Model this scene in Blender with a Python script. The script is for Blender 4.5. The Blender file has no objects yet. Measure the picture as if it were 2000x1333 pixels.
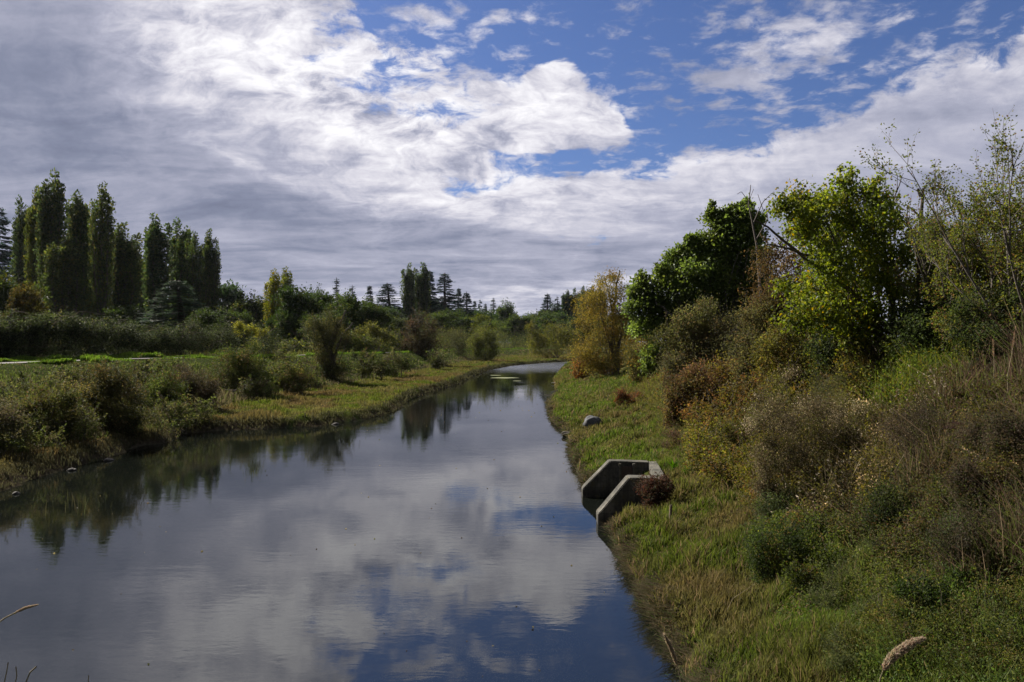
import bpy, math, numpy as np
from math import radians as R
rng = np.random.default_rng(11)
scene = bpy.context.scene
COL = scene.collection
F, HY, CX, CAMH = 1400.0, 667.0, 1000.0, 4.5      # focal length in photo pixels, horizon row, centre column, eye height

# ---------------------------------------------------------------- helpers
def tag(o, label=None, cat=None, group=None, kind=None):
    if label: o['label'] = label
    if cat: o['category'] = cat
    if group: o['group'] = group
    if kind: o['kind'] = kind
    return o
def empty(name, loc, rz=0.0):
    o = bpy.data.objects.new(name, None); COL.objects.link(o)
    o.location = loc; o.rotation_euler = (0, 0, rz); o.empty_display_size = .3
    return o
def vnoise(x, y, seed=0):
    x = np.asarray(x, float); y = np.asarray(y, float)
    xi = np.floor(x); yi = np.floor(y); fx = x-xi; fy = y-yi
    fx = fx*fx*(3-2*fx); fy = fy*fy*(3-2*fy)
    def h(a, b):
        s = np.sin(a*127.1+b*311.7+seed*74.7)*43758.5453
        return s-np.floor(s)
    return (h(xi, yi)*(1-fx)+h(xi+1, yi)*fx)*(1-fy)+(h(xi, yi+1)*(1-fx)+h(xi+1, yi+1)*fx)*fy
def fbm(x, y, seed=0, oct=4):
    a = .5; s = 0; t = 0
    for i in range(oct):
        s = s+a*vnoise(x, y, seed+i*7); t += a; x = x*2.03+3.1; y = y*2.03+1.7; a *= .5
    return s/t                                                    # 0..1
def seg_dist(x, y, P):
    P = np.array(P, float); best = np.full(np.shape(x), 1e9); par = np.zeros(np.shape(x)); near = np.zeros(np.shape(x), int)
    for i in range(len(P)-1):
        a, b = P[i], P[i+1]; d = b-a
        t = np.clip(((x-a[0])*d[0]+(y-a[1])*d[1])/(d@d), 0, 1)
        q = np.hypot(x-a[0]-t*d[0], y-a[1]-t*d[1])
        m = q < best
        best = np.where(m, q, best); par = np.where(m, t, par); near = np.where(m, i, near)
    return best, near, par
def inside(x, y, P):
    P = np.array(P, float); c = np.zeros(np.shape(x), bool); n = len(P); j = n-1
    for i in range(n):
        xi, yi = P[i]; xj, yj = P[j]
        if yi != yj:
            c ^= ((yi > y) != (yj > y)) & (x < (xj-xi)*(y-yi)/(yj-yi)+xi)
        j = i
    return c
def px2(px, py, z=0.0):                                           # plan position of a photo point lying at height z
    d = F*(CAMH-z)/(py-HY); return ((px-CX)*d/F, d)
def smooth(t): t = np.clip(t, 0, 1); return t*t*(3-2*t)

# ---------------------------------------------------------------- plan of the place
RB = [(2.6,-60),(2.4,4)]+[px2(*p) for p in [(1340,1333),(1280,1220),(1222,1110),(1195,1045),(1150,962),(1128,920),(1115,888),(1108,850),(1076,822),(1070,790),(1086,770),(1080,742),(1098,722),(1117,714)]]+[(24,141),(70,150),(240,165)]
LB = [(-19,-60),(-18,10)]+[px2(*p) for p in [(0,962),(110,922),(215,897),(270,872),(330,866),(352,850),(430,842),(500,840),(640,833),(655,826),(700,824),(770,806),(800,783),(830,770),(900,750),(925,735),(960,723),(1000,715.5),(1060,710)]]+[(13.5,158),(40,166),(240,188)]
TOE = [(-21,-60),(-20,10)]+[px2(a,b,.45) for a,b in [(0,905),(130,874),(300,842),(430,803),(565,775),(690,752),(815,728),(895,712),(1000,697),(1120,693)]]+[(80,245),(280,262)]
CR3 = [(-40,-60,3.2),(-33,18,3.2)]+[px2(a,b,z)+(z,) for a,b,z in [(0,712,3.2),(100,708,3.2),(240,703,3.15),(400,700,3.1),(600,695,3.0),(760,690,2.75),(860,686,2.45),(1000,683,1.9),(1120,681.5,1.6)]]+[(90,290,1.5),(280,310,1.5)]
CR = [(a,b) for a,b,z in CR3]; CRZ = np.array([z for a,b,z in CR3])
RIV = RB+LB[::-1]
def toe_w(y): return np.interp(y, [0,8,12.5,16,21,37,50,70,110,140], [1.2,1.4,2.2,2.7,2.9,5.2,5.4,4.2,1.2,1.0])
def top_z(y): return np.interp(y, [0,25,40,60,100,150], [4.0,4.0,3.7,2.9,2.3,1.6])
CULV = (1.9, 3.6, 17.75, 20.75)
def height(x, y, rough=True):
    x = np.asarray(x, float); y = np.asarray(y, float)
    wob = (fbm(x*.9, y*.9, 5, 3)-.5)*.9*np.clip(y/40+.35, .35, 1)+(fbm(x*4, y*4, 8, 2)-.5)*.25
    dr, _, _ = seg_dist(x, y, RB); dl, _, _ = seg_dist(x, y, LB)
    inr = inside(x, y, RIV)
    right = inside(x, y, RB+[(400,165),(400,-60)])
    # left side
    dt, _, _ = seg_dist(x, y, TOE); dc, k, t = seg_dist(x, y, CR)
    zc = CRZ[k]*(1-t)+CRZ[np.minimum(k+1, len(CRZ)-1)]*t
    into = inside(x, y, TOE+[(400,-60)][::-1]+[]) if False else inside(x, y, TOE+[(400,262),(400,-60)])
    inc = inside(x, y, CR+[(400,310),(400,-60)])
    dlw = np.maximum(dl+wob*.8, 0)
    marsh = .04+.40*smooth(dlw/.7)+.02*np.minimum(dl, 8)
    tt = dt/np.maximum(dt+np.maximum(dc-2.2, 0), 1e-3)
    slope = .5+(zc-.5)*smooth(tt*.9+.05)**.9
    crest = zc+0*dc
    beyond = np.maximum(1.3, zc-.06*np.maximum(dc-3, 0))
    zl = np.where(into, marsh, np.where(inc, np.where(dc < 2.2, crest, slope), beyond))
    blend = np.where(into, smooth(1-dt/1.5)*.08, 0)
    zl = zl+blend
    # right side
    w = toe_w(y); zt = top_z(y); s = np.maximum(dr+wob*.5, 0)
    ztoe = np.interp(y, [0,15,40,70,120], [.95,1.05,1.25,1.1,.8])
    zr = np.where(s < w, .05+.24*smooth(s/.45)+(ztoe-.29)*(s/w)**1.1, ztoe+(zt-ztoe)*smooth((s-w)/4.6))
    zr = np.where(s > w+4.6, zt-.03*(s-w-4.6), zr); zr = np.maximum(zr, .0)
    zr = zr
    z = np.where(right, zr, zl)
    depth = -.12-1.0*smooth(np.minimum(dr, dl)/5.5)-.1*fbm(x*.6, y*.6, 3)+.18*(fbm(x*1.3, y*1.3, 13)-.5)
    z = np.where(inr, depth, z)
    if rough:
        a = np.where(inr, 0, np.where(into & ~right, .05, .14))
        a = np.where((dc < 2.0) & ~right, .01, a)
        z = z+a*(fbm(x*.8, y*.8, 21, 4)-.5)*2
        z = np.where(~inr, np.maximum(z, .03), z)
    # culvert basin
    bx = (x > CULV[0]-.6) & (x < CULV[1]) & (y > CULV[2]) & (y < CULV[3])
    z = np.where(bx, -.45, z)
    # road embankment the camera stands on
    emb = 3.1-.85*np.maximum(np.abs(y+3)-4.6, 0)
    z = np.maximum(z, emb)
    return z
def hit(px, py, lo=3.0, hi=320):                                   # where the sight line meets the ground
    d = np.exp(np.linspace(np.log(lo), np.log(hi), 6000))
    x = (px-CX)/F*d; zr = CAMH-(py-HY)/F*d
    h = height(x, d); k = np.argmax(h >= zr)
    return (float(x[k]), float(d[k]), float(h[k]))
def gz(x, y): return float(height(np.array([x]), np.array([y]))[0])
def at(px, d): return ((px-CX)*d/F, d)
def topz(py, d): return CAMH-(py-HY)/F*d                           # height of something seen at row py, d metres off

# ---------------------------------------------------------------- mesh building
class Geo:
    def __init__(s): s.v=[]; s.f=[]; s.c=[]; s.sm=[]; s.n=0
    def add(s, v, f, c, smooth=False):
        v = np.asarray(v, float).reshape(-1,3); f = np.asarray(f, int).reshape(-1,4); c = np.asarray(c, float)
        if c.ndim == 1: c = np.tile(c, (len(v),1))
        s.v.append(v); s.f.append(f+s.n); s.c.append(c); s.sm.append(np.full(len(f), smooth)); s.n += len(v)
    def mesh(s, name, mat):
        v = np.concatenate(s.v); f = np.concatenate(s.f); c = np.clip(np.concatenate(s.c), 0, 1); sm = np.concatenate(s.sm)
        m = bpy.data.meshes.new(name)
        m.vertices.add(len(v)); m.vertices.foreach_set('co', v.astype(np.float32).ravel())
        m.loops.add(f.size); m.loops.foreach_set('vertex_index', f.astype(np.int32).ravel())
        m.polygons.add(len(f)); m.polygons.foreach_set('loop_start', np.arange(0, f.size, 4, dtype=np.int32))
        m.polygons.foreach_set('use_smooth', sm)
        m.update(calc_edges=True)
        a = m.attributes.new('Col', 'FLOAT_COLOR', 'POINT')
        a.data.foreach_set('color', np.concatenate([c, np.ones((len(c),1))], 1).astype(np.float32).ravel())
        m.materials.append(mat)
        return m
    def build(s, name, mat, parent=None):
        o = bpy.data.objects.new(name, s.mesh(name, mat)); COL.objects.link(o)
        if parent is not None: o.parent = parent
        return o
def unit(a): return a/np.maximum(np.linalg.norm(a, axis=-1, keepdims=True), 1e-9)
def add_leaves(g, P, D, size, col, aspect=.55, spread=.8, droop=0.0, fold=.12, jit=.25):
    n = len(P); size = np.broadcast_to(size, (n,))*(1+jit*(rng.random(n)*2-1))
    a = unit(np.asarray(D)+spread*rng.normal(size=(n,3))+np.array([0,0,-droop]))
    b = unit(np.cross(a, rng.normal(size=(n,3)))); nn = np.cross(a, b)
    L = size[:,None]; W = L*aspect*.5
    v = np.stack([P, P+a*L*.45+b*W+nn*L*fold, P+a*L-nn*L*fold*.5, P+a*L*.45-b*W+nn*L*fold], 1)
    c = np.broadcast_to(np.asarray(col, float), (n,3))
    g.add(v.reshape(-1,3), np.arange(4*n).reshape(n,4), np.repeat(c, 4, 0))
def add_tube(g, pts, r, col, sides=5):
    pts = np.asarray(pts, float); n = len(pts); r = np.broadcast_to(np.asarray(r, float), (n,))
    t = unit(np.gradient(pts, axis=0)); ref = np.array([.31,.87,.38])
    u = unit(np.cross(t, ref)); w = np.cross(t, u)
    a = np.linspace(0, 2*np.pi, sides, endpoint=False)
    ring = pts[:,None]+r[:,None,None]*(u[:,None]*np.cos(a)[None,:,None]+w[:,None]*np.sin(a)[None,:,None])
    i = np.arange(n-1)[:,None]*sides; j = np.arange(sides)[None]; k = (j+1) % sides
    f = np.stack([i+j, i+k, i+sides+k, i+sides+j], -1).reshape(-1,4)
    g.add(ring.reshape(-1,3), f, col, True)
    e = np.array([0,1,2,3]) if sides >= 4 else None
    if e is not None and r[-1] > .02: g.add(ring[-1][:4], [[0,1,2,3]], col)
def add_blades(g, P, h, w, lean, col, tip=None, curve=.5):
    """curved blades of two quads: P (n,3) roots, h heights, w widths, lean (n,2) horizontal tip offsets"""
    n = len(P); h = np.broadcast_to(h,(n,)); w = np.broadcast_to(w,(n,))
    a = rng.random(n)*2*np.pi; b = np.stack([np.cos(a), np.sin(a), np.zeros(n)],1)*(w*.5)[:,None]
    L = np.concatenate([lean, np.zeros((n,1))],1)
    up = np.stack([np.zeros(n), np.zeros(n), h],1)
    m = P+up*.58+L*(1-curve)*.5; t = P+up+L
    v = np.stack([P-b, P+b, m+b*.8, m-b*.8, t+b*.15, t-b*.15],1)
    k = np.arange(n)[:,None]*6
    f = np.concatenate([k+np.array([[0,1,2,3]]), k+np.array([[3,2,4,5]])],0)
    c = np.broadcast_to(np.asarray(col,float),(n,3)); tc = c if tip is None else np.broadcast_to(np.asarray(tip,float),(n,3))
    cc = np.stack([c*.85,c*.85,c,c,tc,tc],1)
    g.add(v.reshape(-1,3), f, cc.reshape(-1,3))
def jitcol(base, n, amt=.25, hue=.12):
    base = np.asarray(base, float); k = 1+amt*(rng.random((n,1))*2-1)
    h = 1+hue*(rng.random((n,3))*2-1)
    return base*k*h
def mixcols(cols, wts, n, amt=.25):
    i = rng.choice(len(cols), n, p=np.array(wts)/sum(wts)); return np.array(cols)[i]*(1+amt*(rng.random((n,1))*2-1))

# ---------------------------------------------------------------- materials
def new_mat(name):
    m = bpy.data.materials.new(name); m.use_nodes = True; nt = m.node_tree; nt.nodes.clear()
    out = nt.nodes.new('ShaderNodeOutputMaterial'); return m, nt, out
def N(nt, t, **k):
    n = nt.nodes.new(t)
    for a, b in k.items():
        if a.startswith('i_'):
            key = a[2:]; key = int(key) if key.isdigit() else key.replace('_', ' ')
            n.inputs[key].default_value = b
        else: setattr(n, a, b)
    return n
def leaf_mat(name, trans=.38, rough=.5, spec=.35, vary=.35):
    m, nt, out = new_mat(name); L = nt.links.new
    at_ = N(nt, 'ShaderNodeAttribute', attribute_name='Col')
    oi = N(nt, 'ShaderNodeObjectInfo')
    mu = N(nt, 'ShaderNodeMix', data_type='RGBA', blend_type='MULTIPLY'); mu.inputs[0].default_value = 1
    L(at_.outputs['Color'], mu.inputs[6]); L(oi.outputs['Color'], mu.inputs[7])
    tc = N(nt, 'ShaderNodeTexCoord'); no = N(nt, 'ShaderNodeTexNoise', i_Scale=1.3, i_Detail=3.0)
    L(tc.outputs['Object'], no.inputs['Vector'])
    mr = N(nt, 'ShaderNodeMapRange', i_From_Min=.3, i_From_Max=.7, i_To_Min=1-vary, i_To_Max=1+vary)
    L(no.outputs['Fac'], mr.inputs['Value'])
    hs = N(nt, 'ShaderNodeHueSaturation'); L(mu.outputs[2], hs.inputs['Color']); L(mr.outputs[0], hs.inputs['Value'])
    p = N(nt, 'ShaderNodeBsdfPrincipled'); p.inputs['Roughness'].default_value = rough; p.inputs['Specular IOR Level'].default_value = spec
    L(hs.outputs[0], p.inputs['Base Color'])
    tr = N(nt, 'ShaderNodeBsdfTranslucent')
    h2 = N(nt, 'ShaderNodeHueSaturation', i_Hue=.49, i_Saturation=1.15, i_Value=1.5); L(hs.outputs[0], h2.inputs['Color']); L(h2.outputs[0], tr.inputs['Color'])
    mx = N(nt, 'ShaderNodeMixShader'); mx.inputs[0].default_value = trans
    L(p.outputs[0], mx.inputs[1]); L(tr.outputs[0], mx.inputs[2]); L(mx.outputs[0], out.inputs['Surface'])
    return m
M_LEAF = leaf_mat('foliage', .52, .6, .18)
M_GLOSSY = leaf_mat('glossy_foliage', .5, .5, .25)
M_GRASS = leaf_mat('grass_blades', .45, .65, .08, .2)
def solid_mat(name, bump=.6, scale=14, rough=.85, c2=.6, spec=.25):
    m, nt, out = new_mat(name); L = nt.links.new
    at_ = N(nt, 'ShaderNodeAttribute', attribute_name='Col'); tc = N(nt, 'ShaderNodeTexCoord')
    no = N(nt, 'ShaderNodeTexNoise', i_Scale=float(scale), i_Detail=8.0, i_Roughness=.65); L(tc.outputs['Object'], no.inputs['Vector'])
    mr = N(nt, 'ShaderNodeMapRange', i_From_Min=.3, i_From_Max=.7, i_To_Min=c2, i_To_Max=1.35); L(no.outputs['Fac'], mr.inputs['Value'])
    hs = N(nt, 'ShaderNodeHueSaturation'); L(at_.outputs['Color'], hs.inputs['Color']); L(mr.outputs[0], hs.inputs['Value'])
    b = N(nt, 'ShaderNodeBump', i_Strength=bump, i_Distance=.03); L(no.outputs['Fac'], b.inputs['Height'])
    p = N(nt, 'ShaderNodeBsdfPrincipled'); p.inputs['Roughness'].default_value = rough; p.inputs['Specular IOR Level'].default_value = spec
    L(hs.outputs[0], p.inputs['Base Color']); L(b.outputs[0], p.inputs['Normal']); L(p.outputs[0], out.inputs['Surface'])
    return m
M_BARK = solid_mat('bark', .8, 18)
M_GROUND = solid_mat('soil_and_turf', 1.0, 7, .95, .55, 0.0)
M_STONE = solid_mat('stone', .6, 6, .8)

# ---------------------------------------------------------------- camera, sun
cam = bpy.data.cameras.new('camera'); cam.sensor_width = 36; cam.lens = F/2000*36; cam.clip_end = 4000; cam.clip_start = .05
co = bpy.data.objects.new('camera', cam); COL.objects.link(co); co.location = (0,0,CAMH); co.rotation_euler = (R(90),0,0)
scene.camera = co
SUN_EL, SUN_AZ = 40.0, -52.0                                       # azimuth measured from the view direction, negative = left
sl = bpy.data.lights.new('sun', 'SUN'); sl.energy = 5.0; sl.angle = R(.6); sl.color = (1,.93,.82)
so = bpy.data.objects.new('sun', sl); COL.objects.link(so)
so.rotation_euler = (R(90-SUN_EL), 0, R(180-SUN_AZ)); so.location = (0,0,60)
# ---------------------------------------------------------------- sky with clouds, all as functions of the world direction
w = bpy.data.worlds.new('World'); scene.world = w; w.use_nodes = True; nt = w.node_tree; nt.nodes.clear()
def link(a, b): nt.links.new(a, b)
def sock(n, i, v):
    if isinstance(v, (int, float)): n.inputs[i].default_value = v
    else: link(v, n.inputs[i])
def MA(op, a, b=0.0, c=0.0, clamp=False):
    n = nt.nodes.new('ShaderNodeMath'); n.operation = op; n.use_clamp = clamp
    sock(n,0,a); sock(n,1,b); sock(n,2,c); return n.outputs[0]
def comb(x, y, z=0.0):
    n = nt.nodes.new('ShaderNodeCombineXYZ'); sock(n,0,x); sock(n,1,y); sock(n,2,z); return n.outputs[0]
def noise(vec, scale, detail=6, rough=.55, dist=0.0, color=False):
    n = nt.nodes.new('ShaderNodeTexNoise'); link(vec, n.inputs['Vector'])
    n.inputs['Scale'].default_value = scale; n.inputs['Detail'].default_value = detail; n.inputs['Roughness'].default_value = rough; n.inputs['Distortion'].default_value = dist
    return n.outputs['Color'] if color else n.outputs['Fac']
def rampf(v, a, b, lo=0.0, hi=1.0, sm=True):
    n = nt.nodes.new('ShaderNodeMapRange'); n.interpolation_type = 'SMOOTHSTEP' if sm else 'LINEAR'; link(v, n.inputs[0])
    for i, q in enumerate((a,b,lo,hi)): sock(n, i+1, q)
    return n.outputs[0]
tc = nt.nodes.new('ShaderNodeTexCoord'); sx = nt.nodes.new('ShaderNodeSeparateXYZ'); link(tc.outputs['Generated'], sx.inputs[0])
X, Y, Z = sx.outputs
zz = MA('ADD', MA('MAXIMUM', Z, 0.0), .085)
plane = comb(MA('DIVIDE', X, zz), MA('DIVIDE', Y, zz))              # a flat cloud deck seen in perspective
yy = MA('MAXIMUM', Y, .08)
fade_back = rampf(Y, .05, .3)
wn = noise(plane, .9, 5, .6, 0, True)
sw = nt.nodes.new('ShaderNodeSeparateXYZ'); link(wn, sw.inputs[0])
uu = MA('ADD', MA('DIVIDE', X, yy), MA('MULTIPLY', MA('SUBTRACT', sw.outputs[0], .5), .16))
vv = MA('ADD', MA('DIVIDE', Z, yy), MA('MULTIPLY', MA('SUBTRACT', sw.outputs[1], .5), .10))
uv = comb(uu, vv)
def blob(px, py, rx, ry, ang=0.0, amp=1.0, src=None):
    m = nt.nodes.new('ShaderNodeMapping'); m.vector_type = 'TEXTURE'; link(src or uv, m.inputs[0])
    m.inputs['Location'].default_value = ((px-CX)/F, (HY-py)/F, 0); m.inputs['Rotation'].default_value = (0,0,R(ang)); m.inputs['Scale'].default_value = (rx/F, ry/F, 1)
    d = nt.nodes.new('ShaderNodeVectorMath'); d.operation = 'DOT_PRODUCT'; link(m.outputs[0], d.inputs[0]); link(m.outputs[0], d.inputs[1])
    return MA('MULTIPLY', MA('EXPONENT', MA('MULTIPLY', d.outputs['Value'], -1.0)), amp)
def total(bl):
    s = bl[0]
    for b in bl[1:]: s = MA('ADD', s, b)
    return s
# clear-sky openings (angles counter-clockwise)
clear = total([blob(1330,60,330,190,0,1.25), blob(1010,40,200,90,0,1.0), blob(820,0,170,50,0,.9), blob(1640,20,420,110,8,1.0), blob(1500,170,230,95,12,.8),
  blob(1290,210,120,50,0,.5), blob(1090,318,170,30,3,.62), blob(1000,85,90,60,0,.5), blob(1950,20,150,70,20,.6), blob(1150,485,150,9,0,.42), blob(900,345,90,18,-6,.33), blob(1260,400,120,14,8,.2)])
solid = total([blob(1075,190,50,105,-25,1.25), blob(1030,255,130,70,20,.5), blob(1190,225,70,42,0,.75), blob(1560,30,120,38,0,.2), blob(1250,130,45,10,8,.25), blob(1110,100,30,40,0,.3),blob(1440,110,60,32,20,.55),blob(1540,125,36,22,0,.5), blob(1640,110,60,45,30,.5),
  blob(1290,140,60,22,10,.45), blob(1360,165,90,22,8,.4), blob(1480,185,50,25,-20,.4), blob(880,110,70,40,0,.33), blob(960,180,50,30,0,.3), blob(1900,70,120,20,25,.35)])
bigc = noise(plane, 1.5, 7, .6, .25)
fine = noise(plane, 5.5, 6, .62, .15)
tiny = noise(plane, 15.0, 4, .6)
alt2 = noise(comb(MA('MULTIPLY', uu, 13.0), MA('MULTIPLY', vv, 22.0), 3.0), 1.0, 8, .68, .2)
dens = MA('ADD', MA('ADD', MA('MULTIPLY', bigc, .5), MA('MULTIPLY', alt2, 1.3)), MA('MULTIPLY', tiny, .25))   # mean about .95
lgap = total([blob(600,120,330,130,-28,1.0), blob(880,230,220,90,-20,1.0), blob(420,190,140,60,-30,.6)])
field = MA('ADD', MA('SUBTRACT', dens, MA('MULTIPLY', clear, MA('MULTIPLY', fade_back, 1.05))), MA('SUBTRACT', MA('MULTIPLY', solid, .8), MA('MULTIPLY', lgap, .30)))
alpha = rampf(field, .38, .64)
# a smooth veil of high cloud, thinner in the openings
cell = noise(plane, 8.5, 5, .62, .2)
patch = total([blob(900,90,130,70,-20,.8), blob(1480,120,130,75,20,1.0), blob(1620,40,180,70,15,1.0), blob(1300,165,190,45,10,.75), blob(1700,160,120,60,35,.6), blob(1500,200,120,40,-10,.6), blob(1170,60,80,50,0,.35), blob(970,170,70,50,0,.6), blob(1900,60,150,40,25,.5), blob(1080,330,170,40,0,.55), blob(850,20,160,30,0,.75), blob(1400,20,250,40,0,.5)])
puff = MA('MULTIPLY', rampf(MA('ADD', cell, MA('MULTIPLY', patch, .17)), .56, .82), .95)
alpha = MA('MAXIMUM', alpha, puff)
veil = rampf(MA('SUBTRACT', noise(plane, .55, 5, .6, .6), MA('MULTIPLY', clear, .28)), .35, .75, 0, .22)
alpha = MA('MAXIMUM', alpha, veil)
# how brightly the deck is lit from behind
lit = total([blob(1000,610,900,45,0,.30), blob(330,160,150,60,-28,.3), blob(930,60,220,90,0,.7), blob(560,120,260,150,-28,1.0), blob(330,40,130,110,-40,.45), blob(780,240,240,110,-25,.85), blob(1060,205,110,110,0,.95), blob(1190,225,70,40,0,.8), blob(900,300,190,60,-14,.5),
  blob(1650,80,500,90,0,.6), blob(1350,560,500,35,0,.3), blob(1750,280,380,130,14,.30), blob(1250,340,330,70,8,.42), blob(900,400,220,30,-12,.25), blob(500,315,150,15,-27,.35), blob(690,390,70,25,-30,.4), blob(1500,330,300,110,12,.22), blob(1130,430,260,50,0,.22), blob(1010,585,200,22,0,.25)])
dark = total([blob(110,250,260,130,-25,.5), blob(150,60,170,80,-20,.25), blob(420,300,160,60,-30,.35), blob(560,440,260,90,-12,.35), blob(270,120,70,40,0,.2), blob(1000,545,240,25,0,.25), blob(1900,480,260,90,0,.08), blob(640,185,60,22,0,.25), blob(450,215,60,22,-20,.25)])
streak = noise(comb(MA('MULTIPLY', MA('DIVIDE', X, zz), .7), MA('MULTIPLY', MA('DIVIDE', Y, zz), 1.3)), 1.5, 8, .6, .6)
alto = noise(comb(MA('MULTIPLY', uu, 17.0), MA('MULTIPLY', vv, 30.0)), 1.0, 8, .66, .35)
mott = MA('ADD', MA('MULTIPLY', MA('SUBTRACT', fine, .5), 1.5), MA('MULTIPLY', MA('SUBTRACT', bigc, .5), .9))
br = MA('ADD', MA('SUBTRACT', MA('MULTIPLY', MA('MINIMUM', lit, 1.0), .42), MA('MULTIPLY', dark, .16)), .375)
br = MA('ADD', br, MA('MULTIPLY', MA('SUBTRACT', streak, .5), .85))
br = MA('ADD', br, MA('MULTIPLY', MA('ADD', mott, MA('MULTIPLY', MA('SUBTRACT', alto, .5), 4.6)), MA('MULTIPLY', MA('ADD', .07, MA('MULTIPLY', lit, .26)), MA('SUBTRACT', 1.0, blob(1780,340,480,190,12,.75)))))
# thin edges of a cloud let more light through than its core
ramp = nt.nodes.new('ShaderNodeValToRGB'); link(br, ramp.inputs[0]); cr = ramp.color_ramp
cr.elements[0].position = 0; cr.elements[0].color = (.11,.125,.19,1)
cr.elements[1].position = 1; cr.elements[1].color = (.80,.79,.82,1)
for p_, c_ in ((.25,(.19,.21,.295,1)),(.5,(.35,.36,.45,1)),(.75,(.60,.59,.65,1))):
    e = cr.elements.new(p_); e.color = c_
sky = nt.nodes.new('ShaderNodeTexSky'); sky.sky_type = 'NISHITA'; sky.sun_disc = False
sky.sun_elevation = R(SUN_EL); sky.sun_rotation = R(SUN_AZ); sky.altitude = 0; sky.air_density = 1.0; sky.dust_density = .6; sky.ozone_density = 2.0
skm = nt.nodes.new('ShaderNodeMix'); skm.data_type = 'RGBA'; skm.blend_type = 'MULTIPLY'; skm.inputs[0].default_value = 1
link(sky.outputs[0], skm.inputs[6]); skm.inputs[7].default_value = (.33,.385,.56,1)
CLOUD_GAIN = 7.6
cg = nt.nodes.new('ShaderNodeMix'); cg.data_type = 'RGBA'; cg.blend_type = 'MULTIPLY'; cg.inputs[0].default_value = 1
link(ramp.outputs[0], cg.inputs[6]); link(rampf(Y, -.35, .35, CLOUD_GAIN*.5, CLOUD_GAIN), cg.inputs[7])
mixc = nt.nodes.new('ShaderNodeMix'); mixc.data_type = 'RGBA'; link(alpha, mixc.inputs[0]); link(skm.outputs[2], mixc.inputs[6]); link(cg.outputs[2], mixc.inputs[7])
bg = nt.nodes.new('ShaderNodeBackground'); bg.inputs['Strength'].default_value = .08; link(mixc.outputs[2], bg.inputs[0])
wo = nt.nodes.new('ShaderNodeOutputWorld'); link(bg.outputs[0], wo.inputs[0])
w.cycles.sampling_method = 'MANUAL'; w.cycles.sample_map_resolution = 512
vs = scene.view_settings; vs.view_transform = 'Standard'; vs.look = 'None'; vs.exposure = 1.05; vs.gamma = 1; vs.use_curve_mapping = False
scene.cycles.max_bounces = 6; scene.cycles.transparent_max_bounces = 6; scene.cycles.diffuse_bounces = 3; scene.cycles.caustics_reflective = False; scene.cycles.caustics_refractive = False

# ---------------------------------------------------------------- ground
def axis(parts):
    out = [np.arange(a, b, s) for a, b, s in parts]; return np.concatenate(out+[[parts[-1][1]]])
gx = axis([(-1500,-300,120),(-300,-80,12),(-80,-36,1.5),(-36,-22,.45),(-22,-2,.3),(-2,10,.16),(10,24,.6),(24,90,3),(90,300,15),(300,1500,120)])
gy = axis([(-400,-60,40),(-60,-4,3),(-4,8,.4),(8,26,.16),(26,60,.3),(60,110,.6),(110,175,1.1),(175,330,4),(330,700,25),(700,1800,110)])
GX, GY = np.meshgrid(gx, gy)
H = height(GX, GY)
def zone_col(x, y, z=None):
    """colour of turf and soil: green and rusty patches that stay put"""
    a = fbm(x*.22, y*.22, 31, 4); b = fbm(x*.9+7, y*.9, 37, 3); c = fbm(x*.07, y*.05, 41, 3)
    right = inside(x, y, RB+[(400,165),(400,-60)])
    green = np.array([.060,.082,.018]); olive = np.array([.085,.082,.028]); rust = np.array([.098,.066,.036]); straw = np.array([.125,.10,.055]); lush = np.array([.062,.095,.020])
    def mx(p, q, t): return p*(1-t[...,None])+q*t[...,None]
    base = mx(np.broadcast_to(olive, x.shape+(3,)), np.broadcast_to(green, x.shape+(3,)), smooth((b-.35)/.3))
    left = mx(base, np.broadcast_to(rust, base.shape), smooth((a-.47)/.14)*.6)
    left = mx(left, np.broadcast_to(straw, base.shape), smooth((fbm(x*.5, y*.5, 51, 3)-.62)/.1)*.3)
    rt = mx(base, np.broadcast_to(lush, base.shape), smooth((a-.42)/.15)*.8)
    rt = mx(rt, np.broadcast_to(rust*1.1, base.shape), smooth((fbm(x*.8, y*.5, 61, 3)-.62)/.1)*.3)
    rt = mx(rt, np.broadcast_to(straw, base.shape), smooth((fbm(x*1.1, y*.9, 71, 3)-.62)/.1)*.2)
    return np.where(right[...,None], rt, left)
gc = zone_col(GX, GY)*.55
_dc, _, _ = seg_dist(GX, GY, CR); gc = np.where((_dc < 7)[...,None], np.array([.03,.038,.014]), gc)
mud = np.array([.045,.036,.024]); bed = np.array([.050,.052,.030])
gc = np.where((H < .23)[...,None], mud, gc); 
gc = np.where((H < -.05)[...,None], bed*(.6+.9*fbm(GX*1.5, GY*1.5, 91, 4))[...,None], gc)
weedp = smooth((fbm(GX*.9, GY*.7, 97, 4)-.56)/.08)[...,None]
gc = np.where((H < -.05)[...,None], gc*(1-weedp)+np.array([.035,.055,.02])*weedp, gc)
g = Geo(); ny, nx = H.shape
idx = np.arange(ny*nx).reshape(ny, nx)
g.add(np.stack([GX, GY, H], -1), np.stack([idx[:-1,:-1], idx[:-1,1:], idx[1:,1:], idx[1:,:-1]], -1), gc.reshape(-1,3), True)
ground = tag(g.build('ground', M_GROUND), kind='structure')

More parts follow.
